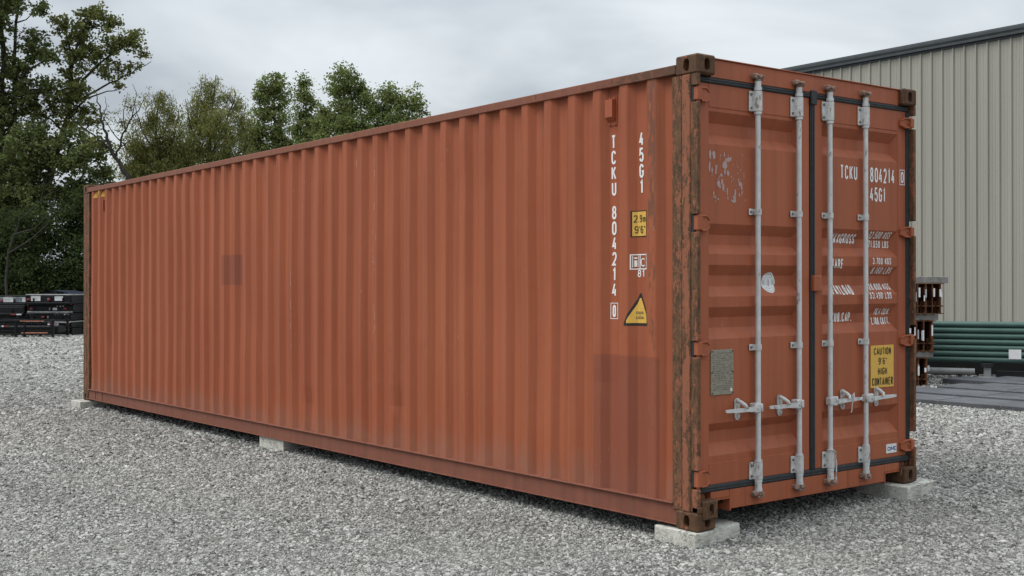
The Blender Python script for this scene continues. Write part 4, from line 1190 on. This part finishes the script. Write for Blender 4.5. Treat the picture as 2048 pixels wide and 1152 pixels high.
# steel planks lying on the gravel
for i, (x0, x1, ya, yb_, h) in enumerate(((8.30, 9.02, -4.0, 4.4, .06), (9.06, 9.82, -4.2, 4.5, .085), (9.96, 10.66, -4.1, 4.15, .10), (10.70, 11.36, -4.3, 4.05, .075), (11.44, 12.10, -4.4, 4.9, .09), (12.16, 12.84, -4.2, 4.55, .08), (12.88, 13.50, -4.4, 3.35, .10))):
    m = MB().box(x0, x1, ya, yb_, 0.075, 0.090 + h, 0.006)
    for k in range(5): m.box(x0 + 0.06, x1 - 0.06, ya + 0.4 + k * 1.7, ya + 0.43 + k * 1.7, 0.0905 + h, 0.094 + h)
    o = m.build('steel_plank', M['plank'])
    xm, ym = (x0 + x1) / 2, (ya + yb_) / 2
    tag(o, f'flat dark steel plank on the gravel, {"nearest the container" if i == 0 else ORD[i] + " from the container" if i < 6 else "farthest back, beside the pipes"}', 'steel plank', 'steel planks lying on the gravel')

# ------------------------------------------------------------------ left: stacked black truck beds
def bed(px0, px1, py0, py1, t, label, seed, lights=(), card=None, tape=None, panel=False):
    rng = random.Random(seed)
    a = P(px0, py1, t); b = P(px1, py0, t)
    w = (px1 - px0) * t / FPX; h = (py1 - py0) * t / FPX
    z0 = a[2]
    e = empty('truck_bed', (0, 0, 0), label, 'truck bed', 'black truck beds stacked by the trees')
    o = a.copy()
    place(e, frame(o, RH, FH) @ Matrix.Translation((0, rng.uniform(-.12, .12), 0)))
    L = 2.3
    MB().box(0, w, 0.05, L, 0.02, h * 0.30, 0.01).build('deck', M['trailer'], e)
    MB().box(0.04, w - 0.04, 0.12, L - 0.05, h * 0.30, h * 0.42).build('underframe', M['skid'], e)
    for x in (0.0, w - 0.05): MB().box(x, x + 0.05, 0.03, L, h * 0.30, h - 0.045, 0.008).build('side_panel', M['trailer'], e)
    MB().box(0.052, w - 0.052, 0.07, 0.10, h * 0.32, h - 0.06, 0.006).build('tailgate', M['glassy'] if panel else M['trailer2'], e)
    m = MB(); m.tube([(0.0, 0.02, h - 0.025), (w, 0.02, h - 0.025)], 0.022, 8); m.tube([(0.0, 0.02, h - 0.025), (0.0, L, h - 0.025)], 0.020, 8); m.tube([(w, 0.02, h - 0.025), (w, L, h - 0.025)], 0.020, 8)
    m.build('top_rail', M['zinc'] if seed % 4 == 0 else M['trailer2'], e)
    MB().box(0.02, w - 0.02, -0.03, 0.05, 0.0, h * 0.22, 0.01).build('bumper', M['zinc'] if seed in (6, 10) else M['trailer'], e)
    for x in [c for c in lights]:
        MB().box(w * x, w * x + 0.10, -0.005, 0.069, h * .40, h * .40 + 0.06, 0.006).build('tail_light', M['red'], e)
    for q in range(3):
        x = w * (0.15 + 0.32 * q); MB().box(x, x + 0.04, 0.030, 0.069, h * .34, h * .62, 0.004).build('latch', M['zinc'] if q == 1 else M['trailer'], e)
    if card:
        c = MB().box(w * card[0], w * card[0] + card[1], 0.055, 0.066, h * .34, h * .34 + min(card[1] * .55, h * .52)).build('label_card', M['card'], e)
        c['label'] = 'white paper label'
        if len(card) > 2: MB().box(w * card[2], w * card[2] + card[3], 0.055, 0.066, h * .36, h * .80).build('label_card', M['card'], e)
        m = MB()
        for r in range(2): m.box(w * card[0] + .02, w * card[0] + card[1] * .7, 0.0535, 0.0548, h * .34 + 0.03 + r * 0.045, h * .34 + 0.042 + r * 0.045)
        m.build('print', M['cardink'], c)
    if tape:
        MB().box(w * tape, w * tape + 0.20, -0.034, -0.031, h * .05, h * .17).build('red_strip', M['red'], e)
        MB().box(w * tape + 0.201, w * tape + 0.36, -0.034, -0.031, h * .05, h * .17).build('white_strip', M['card'], e)
bed(-75, 50, 591, 611, 38.2, 'black truck bed with white label, top of the left stack', 2, (.56,), (.62, .33, .92, .12), None, True)
bed(-75, 50, 611, 631, 38.2, 'black truck bed with red and white strip, middle of the left stack', 3, (), None, .79)
bed(-75, 52, 631, 652, 38.2, 'black truck bed low in the left stack behind the mesh rack', 5, (.5,))
bed(-75, 52, 652, 674, 38.2, 'black truck bed at the bottom of the left stack behind the mesh rack', 1)
bed(53, 144, 588, 609, 38.0, 'black truck bed with two white labels, top of the middle stack', 4, (.02, .47), (.10, .32, .62, .28))
bed(52, 144, 609, 626, 38.0, 'black truck bed with grey bumper, second in the middle stack', 6, (.06, .80), (.55, .14))
bed(53, 142, 626, 642, 38.0, 'black truck bed with red lamp, third in the middle stack', 7, (.34,))
bed(53, 144, 642, 656, 38.0, 'black truck bed with pale edge strip, fourth in the middle stack', 8, (.88,), (.60, .16), .05)
bed(52, 143, 656, 672, 38.0, 'black truck bed with grey plate at the bottom of the middle stack', 10, (), (.60, .30))
bed(141, 232, 583, 603, 40.2, 'black truck bed on top of the stack beside the container corner', 9, (.02,))
bed(142, 232, 603, 627, 40.2, 'black truck bed, second in the stack beside the container corner', 12, (), (.1, .2))
bed(140, 232, 627, 647, 40.2, 'black truck bed, third in the stack beside the container corner', 11)
bed(139, 232, 647, 670, 40.2, 'black truck bed at the bottom of the stack beside the container corner', 13)
# extra label card on the right of the middle stack's top bed is a thing of that bed; curved cover on top stands in for a vehicle behind
m = MB(); vs = []; fs = []
for i in range(13):
    u = i / 12; zz = 0.16 * sin(pi * u) ** 0.6
    for j in range(3): vs.append((u * 1.25, 0.1 + j * 0.7, zz - (0.03 if j == 0 else 0)))
for i in range(12):
    for j in range(2): fs.append((i * 3 + j, i * 3 + j + 1, i * 3 + 4 + j, i * 3 + 3 + j))
m.add(vs, fs); vs2 = [(x, y, z - 0.02) for x, y, z in vs]; m.add(vs2, fs)
o = m.build('vehicle_hood', M['bluehood']); q = P(66, 589.5, 38.0); place(o, frame(q, RH, FH)); tag(o, 'dark blue curved cover on the middle stack, standing in for a vehicle behind', 'hood')
# mesh rack in front
def rack():
    t = 36.4; a = P(-28, 676.5, t); w = 135 * t / FPX; h = 34.5 * t / FPX
    e = empty('steel_rack', (0, 0, 0), 'low black steel mesh rack standing in front of the stacked truck beds', 'rack')
    place(e, frame((a[0], a[1], float(gz(a[0], a[1]))), RH, FH))
    for x in (0.0, w * 0.42, w * 0.55, w - 0.07):
        for y in (0, 1.2): MB().box(x, x + 0.07, y, y + 0.07, 0, h, 0.006).build('post', M['trailer'], e)
    for z in (0.07, h - 0.06):
        MB().box(0, w, -0.004, 0.05, z, z + 0.05, 0.005).build('rail', M['trailer'], e)
        MB().box(0, w, 1.22, 1.27, z, z + 0.05, 0.005).build('rail', M['trailer'], e)
    for k in range(13): MB().tube([(0.1 + k * (w - .2) / 12, 0.03, 0.1), (0.1 + k * (w - .2) / 12, 0.03, h - 0.05)], 0.008, 6).build('bar', M['trailer2'], e)
    for k in range(3): MB().tube([(0.03, 0.04, 0.2 + k * 0.12), (w - 0.03, 0.04, 0.2 + k * 0.12)], 0.008, 6).build('bar', M['trailer2'], e)
    MB().box(0.05, w - 0.05, 0.5, 1.1, 0.12, h * 0.62, 0.02).build('load_panel', M['trailer'], e)
    MB().box(w * 0.50, w * 0.86, -0.008, -0.0045, h - 0.055, h - 0.03).build('orange_strip', M['tape_orange'], e)
    MB().box(w * 0.52, w * 0.9, 0.0, 0.10, 0.121, 0.15).build('timber_lath', M['tape_orange'], e)
    for (x, z) in ((.86, .38), (.17, .30)):
        MB().box(w * x, w * x + .12, 0.45, 0.499, z, z + .07).build('red_lamp', M['red'], e)
        MB().box(w * x - .07, w * x - .005, 0.45, 0.499, z, z + .06).build('white_lamp', M['card'], e)
rack()

# ------------------------------------------------------------------ trees
def tree(name, label, t, lobes, trunk, col, leaf=(0.13, 0.09), clump=0.33, per=34, dens=1.0, seed=0, bark='bark', var=0.28, group='trees behind the yard', droop=0.0, dspread=1.0, grow=1.0):
    """lobes: (px, py, rx, ry[, density]) in photograph pixels at depth t; trunk: list of polylines [(px, py, width px), ...]"""
    rng = np.random.default_rng(seed)
    s = t / FPX
    base = P(trunk[0][0][0], 600, t); base[2] = 0.0
    root = empty(name, base, label, 'tree' if 'shrub' not in name else 'shrub', group)
    W3 = lambda px, py, dd=0.0: P(px, py, t) + FH * dd
    m = MB(); nodes = []
    for k, pl in enumerate(trunk):
        off = 0.0 if k == 0 else rng.uniform(-0.6, 0.6)
        pts = []; rr = []
        pts0 = [W3(a, b, off * i / max(len(pl) - 1, 1)) for i, (a, b, w) in enumerate(pl)]
        if k == 0: pts0[0][2] = -0.1
        for i in range(len(pl) - 1):
            for q in np.linspace(0, 1, 5)[:-1]:
                p = pts0[i] * (1 - q) + pts0[i + 1] * q
                jit = rng.normal(0, 0.02 + 0.10 * s * pl[i][2], 3) * (0 if q == 0 else 1)
                pts.append(p + jit); rr.append((pl[i][2] * (1 - q) + pl[i + 1][2] * q) * s / 2)
        pts.append(pts0[-1]); rr.append(pl[-1][2] * s / 2)
        m.tube(pts, rr, 7)
        nodes += [(p, r) for p, r in zip(pts, rr)]
    NP_ = np.array([q[0] for q in nodes]); NR = np.array([q[1] for q in nodes])
    leaves = []; tints = []
    col = np.array(col)
    for lb in lobes:
        px, py, rx, ry = lb[0], lb[1], lb[2] * grow, lb[3] * grow; ld = lb[4] if len(lb) > 4 else 1.0
        c = W3(px, py, rng.normal(0, 0.35 * rx * s * dspread))
        R = np.array([rx * s, max(rx, ry) * s * 0.9 * dspread, ry * s])
        # limb towards the lobe
        low = NP_[:, 2] < c[2] - 0.10 * R[2]
        dd = np.linalg.norm((NP_ - c) * np.array([1, 1, 0.8]), axis=1) + (~low) * 50
        j = int(np.argmin(dd)); a = NP_[j]; r0 = min(NR[j] * 0.7, 0.07)
        mid = (a + c) / 2 + rng.normal(0, 0.10, 3) * np.linalg.norm(c - a) + np.array([0, 0, -0.08 * np.linalg.norm(c - a)])
        m.tube([a, (a * .6 + mid * .4), mid, c], [r0, r0 * .8, r0 * .6, r0 * .3 + .004], 5, cap=False)
        area = math.pi * R[0] * R[2]
        k = max(3, int(area / (clump ** 2) * 2.6 * dens * ld))
        for _ in range(k):
            v = rng.normal(0, 1, 3); v /= np.linalg.norm(v)
            q = rng.uniform(0, 1) ** 0.5 * (1.0 if rng.random() < 0.8 else rng.uniform(1.05, 1.4))
            dv = v * q * R
            cc = c + RT * dv[0] + FH * dv[1] + np.array([0, 0, dv[2]])
            if rng.random() < 0.75:
                st_ = c + (cc - c) * rng.uniform(-0.25, 0.3)
                md = (st_ + cc) / 2 + rng.normal(0, 0.08, 3)
                m.tube([st_, md, cc], [0.014, 0.010, 0.004], 4, cap=False)
            cr_ = clump * rng.uniform(0.55, 1.15)
            n = int(per * rng.uniform(0.6, 1.3))
            lp = rng.normal(0, 1, (n, 3)) * cr_ * np.array([0.52, 0.52, 0.40]) + cc
            if droop: lp[:, 2] -= np.abs(rng.normal(0, droop, n))
            leaves.append(lp)
            b = 1 + rng.normal(0, var) * 0.7
            tt = col * np.clip(b, 0.45, 1.8) * (1 + rng.normal(0, 0.14, (n, 1))) * (1 + rng.normal(0, 0.05, (n, 3)))
            tints.append(tt)
    LP = np.concatenate(leaves); TT = np.clip(np.concatenate(tints), 0.004, 0.5)
    n = len(LP)
    d = rng.normal(0, 1, (n, 3)); d[:, 2] *= 0.7 ; d[:, 2] -= 0.25 + 1.2 * (droop > 0); d /= np.linalg.norm(d, axis=1, keepdims=True)
    e = np.cross(d, rng.normal(0, 1, (n, 3))); e /= np.linalg.norm(e, axis=1, keepdims=True)
    nn = np.cross(d, e)
    lw = leaf[0] * rng.uniform(0.65, 1.3, (n, 1)); lh = leaf[1] * rng.uniform(0.65, 1.3, (n, 1))
    v0 = LP - d * lw * .5; v2 = LP + d * lw * .5
    v1 = LP + e * lh * .5 + nn * lh * .12; v3 = LP - e * lh * .5 + nn * lh * .12
    V = np.stack([v0, v1, v2, v3], 1).reshape(-1, 3) - base
    me = bpy.data.meshes.new('crown')
    me.vertices.add(4 * n); me.vertices.foreach_set('co', V.astype(np.float32).ravel())
    me.loops.add(4 * n); me.loops.foreach_set('vertex_index', np.arange(4 * n, dtype=np.int32))
    me.polygons.add(n); me.polygons.foreach_set('loop_start', np.arange(0, 4 * n, 4, dtype=np.int32))
    me.update(calc_edges=True)
    at = me.attributes.new('tint', 'FLOAT_COLOR', 'FACE')
    at.data.foreach_set('color', np.concatenate([TT, np.ones((n, 1))], 1).astype(np.float32).ravel())
    me.materials.append(M['leaf'])
    o = bpy.data.objects.new('crown', me); COL.objects.link(o); o.parent = root
    m.build('trunk', M[bark], root, lambda x, y, z: (x - base[0], y - base[1], z - base[2]))
    return n
DK = (0.118, 0.142, 0.054); OL = (0.170, 0.176, 0.060); GR = (0.178, 0.212, 0.076); VD = (0.060, 0.082, 0.032)
NL = 0
NL += tree('tall_tree', 'tall dark tree with two straight trunks, leftmost, beside the airy slender one', 49,
     [(40, 15, 45, 38), (-10, 55, 45, 60), (62, 88, 36, 34), (25, 130, 42, 36), (88, 108, 28, 18, .8), (8, 200, 50, 55, 1.2), (58, 190, 34, 40), (0, 285, 50, 55, 1.3), (62, 262, 26, 34), (70, 20, 24, 20, .7), (20, -50, 60, 50), (-60, 150, 60, 120), (95, 165, 16, 14, .6)],
     [[(8, 668, 18), (6, 400, 15), (4, 200, 12), (2, 60, 9), (0, -60, 6)], [(22, 664, 9), (26, 300, 9), (24, 120, 7), (30, 20, 5), (34, -50, 4)], [(24, 180, 6), (60, 140, 4), (105, 112, 2)]], DK, seed=1, dens=0.58, clump=0.27, per=24, leaf=(0.16, 0.115))
NL += tree('tall_tree', 'tall slender tree with airy spreading crown left of the container', 50,
     [(190, 28, 30, 24), (165, 66, 36, 30), (128, 52, 20, 22), (218, 48, 22, 20), (262, 84, 30, 20), (230, 88, 28, 20), (200, 108, 36, 20), (160, 112, 34, 28, .8), (130, 90, 18, 16, .8), (250, 133, 34, 10, .8), (210, 145, 34, 16, .8), (142, 158, 30, 24, .8), (240, 172, 17, 8, .8), (158, 188, 32, 20), (118, 200, 34, 22, .7), (172, 218, 22, 10), (100, 118, 22, 16, .7), (95, 170, 26, 20, .7), (140, 232, 44, 24, .8), (185, 246, 26, 18, .5), (75, 225, 30, 28, .8), (285, 105, 12, 14, .7), (268, 64, 16, 9, .8)],
     [[(62, 668, 14), (85, 420, 12), (122, 275, 10), (140, 215, 8), (143, 160, 6), (140, 100, 4), (132, 60, 2)], [(138, 215, 8), (165, 160, 6), (200, 125, 4), (262, 85, 2)], [(145, 160, 6), (150, 110, 5), (175, 60, 3), (192, 15, 1.5)], [(150, 205, 6), (190, 180, 4), (240, 150, 3), (295, 118, 1)], [(140, 222, 5), (190, 195, 3), (250, 180, 1.5)]],
     (0.140, 0.155, 0.054), seed=2, dens=0.72, clump=0.26, per=24, leaf=(0.15, 0.11))
NL += tree('dense_tree', 'dense dark green tree above the black truck beds', 47,
     [(40, 335, 60, 40, 1.4), (110, 318, 60, 36, 1.3), (175, 322, 42, 34, 1.1), (60, 400, 70, 45, 1.5), (140, 385, 50, 40, 1.4), (-20, 400, 60, 60, 1.4), (205, 350, 30, 26), (205, 300, 22, 14, .7), (120, 275, 50, 26, .8), (60, 285, 40, 30, 1.0), (180, 285, 30, 20, .6)],
     [[(60, 668, 18), (68, 500, 15), (85, 400, 10), (100, 330, 6)], [(70, 480, 8), (130, 400, 5), (170, 330, 3)]], DK, seed=3, dens=0.9, clump=0.34, per=34, leaf=(0.15, 0.11))
NL += tree('shrub_bank', 'very dark leafy shrub directly behind the stacked truck beds on the left', 45,
     [(0, 480, 60, 60, 1.5), (60, 470, 55, 55, 1.5), (20, 560, 60, 50, 1.5), (-50, 540, 60, 80, 1.5), (75, 550, 50, 55, 1.5), (40, 610, 70, 40, 1.3)],
     [[(30, 668, 8), (25, 560, 6), (20, 480, 4)]], VD, seed=4, dens=1.3, clump=0.5, per=60, group='dark shrubs behind the truck beds')
NL += tree('shrub_bank', 'very dark leafy shrub beside the far corner of the container', 46,
     [(140, 470, 55, 60, 1.5), (180, 420, 50, 50, 1.4), (130, 560, 60, 60, 1.5), (190, 540, 50, 70, 1.5), (215, 450, 40, 60, 1.3), (170, 620, 60, 40, 1.2)],
     [[(150, 668, 8), (150, 560, 6), (150, 470, 4)]], VD, seed=5, dens=1.3, clump=0.5, per=60, group='dark shrubs behind the truck beds')
NL += tree('leaning_tree', 'thin half bare tree leaning left behind the container corner', 46,
     [(238, 245, 24, 34, .35), (262, 215, 22, 28, .35), (195, 285, 20, 12, .5), (205, 245, 18, 30, .2), (250, 290, 20, 22, .4)],
     [[(330, 668, 12), (290, 440, 11), (256, 352, 9.5), (222, 300, 7.5), (207, 258, 5), (200, 222, 3.5), (193, 186, 1.5)], [(232, 312, 5), (243, 278, 4), (262, 240, 3), (290, 200, 1.2)], [(222, 300, 4.5), (190, 272, 3.5), (165, 255, 3), (144, 240, 2)], [(256, 300, 2.5), (225, 262, 2), (205, 228, 1.2)], [(250, 262, 2.5), (250, 225, 1.5), (262, 188, .8)], [(205, 250, 2), (212, 215, 1.4), (208, 192, .8)], [(262, 240, 2), (275, 190, 1.2), (268, 170, .8)]],
     OL, seed=6, clump=0.3, per=26, leaf=(0.10, 0.05))
WL = (0.200, 0.204, 0.068)
NL += tree('willow_tree', 'olive willow with wispy top behind the left part of the container', 52,
     [(318, 205, 28, 26, .55), (300, 250, 40, 30, .8), (345, 240, 26, 34, .6), (285, 300, 40, 40, 1.3), (340, 300, 45, 45, 1.3), (265, 330, 34, 34, 1.2), (320, 350, 60, 40, 1.2)],
     [[(315, 668, 11), (318, 420, 9), (320, 330, 7), (312, 250, 4), (322, 185, 1.5)], [(318, 330, 5), (345, 270, 3), (352, 215, 1.5)], [(316, 320, 4), (285, 255, 2.5), (272, 200, 1)]],
     WL, seed=7, leaf=(0.17, 0.04), clump=0.34, per=62, droop=0.25)
NL += tree('willow_tree', 'taller olive willow with feathery top left of the bushy trees', 53,
     [(425, 170, 26, 24, .6), (410, 205, 36, 26, .9), (455, 195, 24, 28, .6), (395, 245, 40, 34, 1.2), (445, 255, 44, 38, 1.2), (480, 235, 22, 34, .8), (380, 300, 40, 40, 1.3), (440, 310, 50, 40, 1.2), (490, 300, 26, 30, .7)],
     [[(425, 668, 11), (418, 420, 9), (415, 320, 7), (425, 240, 4), (432, 150, 1.5)], [(418, 330, 5), (445, 260, 3.5), (472, 190, 1.5)], [(416, 320, 4), (385, 260, 2.5), (375, 200, 1)]],
     (0.208, 0.216, 0.074), seed=8, leaf=(0.17, 0.04), clump=0.34, per=62, droop=0.25)
NL += tree('leafy_tree', 'upright leafy green tree between the willow and the slim tree', 55,
     [(548, 172, 26, 20), (530, 190, 22, 20), (562, 195, 20, 22), (540, 230, 34, 26), (525, 270, 34, 28), (560, 275, 26, 28, .9), (540, 315, 46, 32, .9), (500, 290, 20, 24, .8), (515, 330, 40, 24), (575, 300, 22, 24, .7)],
     [[(545, 668, 10), (548, 400, 8), (550, 300, 6), (548, 200, 3), (548, 160, 1.5)], [(549, 300, 4), (572, 330, 3), (560, 240, 2)]],
     GR, seed=9, dens=1.15, grow=1.12)
NL += tree('leafy_tree', 'slim pale green tree just right of the upright leafy tree', 57,
     [(612, 165, 14, 16), (608, 192, 20, 20, .9), (622, 215, 18, 20, .8), (600, 235, 20, 24, .7), (622, 262, 26, 26, .9), (605, 300, 34, 26, .9), (585, 255, 16, 22, .7), (642, 245, 20, 26, .8), (638, 285, 26, 24)],
     [[(615, 668, 9), (614, 400, 7), (613, 280, 5), (612, 200, 3), (613, 150, 1)]],
     GR, seed=10, dens=1.05, grow=1.15)
NL += tree('leafy_tree', 'broad bushy green tree rightmost above the container roof line', 54,
     [(692, 152, 26, 20), (680, 175, 26, 20), (712, 178, 22, 22), (690, 215, 30, 22, .9), (735, 205, 26, 20), (772, 190, 20, 24), (760, 225, 40, 24), (800, 205, 16, 18), (826, 200, 18, 22), (838, 222, 14, 18, .9), (805, 240, 36, 20, .9), (700, 255, 46, 32, 1.1), (760, 265, 50, 30), (652, 225, 16, 16), (650, 260, 26, 26), (665, 300, 50, 26)],
     [[(715, 668, 13), (716, 400, 11), (715, 300, 8), (705, 220, 5), (695, 150, 2)], [(716, 320, 7), (750, 260, 5), (775, 190, 2)], [(725, 310, 5), (790, 255, 3), (830, 205, 1.5)], [(714, 300, 4), (670, 260, 3), (650, 225, 1.5)]],
     (0.186, 0.222, 0.080), seed=12, dens=1.2, grow=1.12)
# bare low branches of the left trunk, in front of the shrubs
m = MB(); rng = np.random.default_rng(77)
base = P(14, 600, 43.6); base[2] = 0
root = empty('bare_sapling', base, 'pale bare curved branches in front of the dark shrubs at left', 'dead tree')
for pl in ([(16, 668, 6), (14, 560, 6), (18, 500, 5), (30, 470, 4), (70, 455, 3), (100, 425, 2), (108, 390, 1.2)], [(18, 505, 4), (60, 480, 3), (95, 450, 2.2), (104, 420, 1.2)], [(30, 470, 3), (40, 440, 2.2), (70, 415, 2), (95, 390, 1.2), (118, 378, .8)], [(88, 402, 2), (110, 412, 1.5), (128, 420, .8)], [(80, 410, 1.6), (90, 370, 1.2), (78, 350, .7)]):
    m.tube([P(a, b, 43.6) - base + rng.normal(0, .02, 3) for a, b, w in pl], [w * 43.6 / FPX / 2 for a, b, w in pl], 6)
m.build('branches', M['bark2'], root)
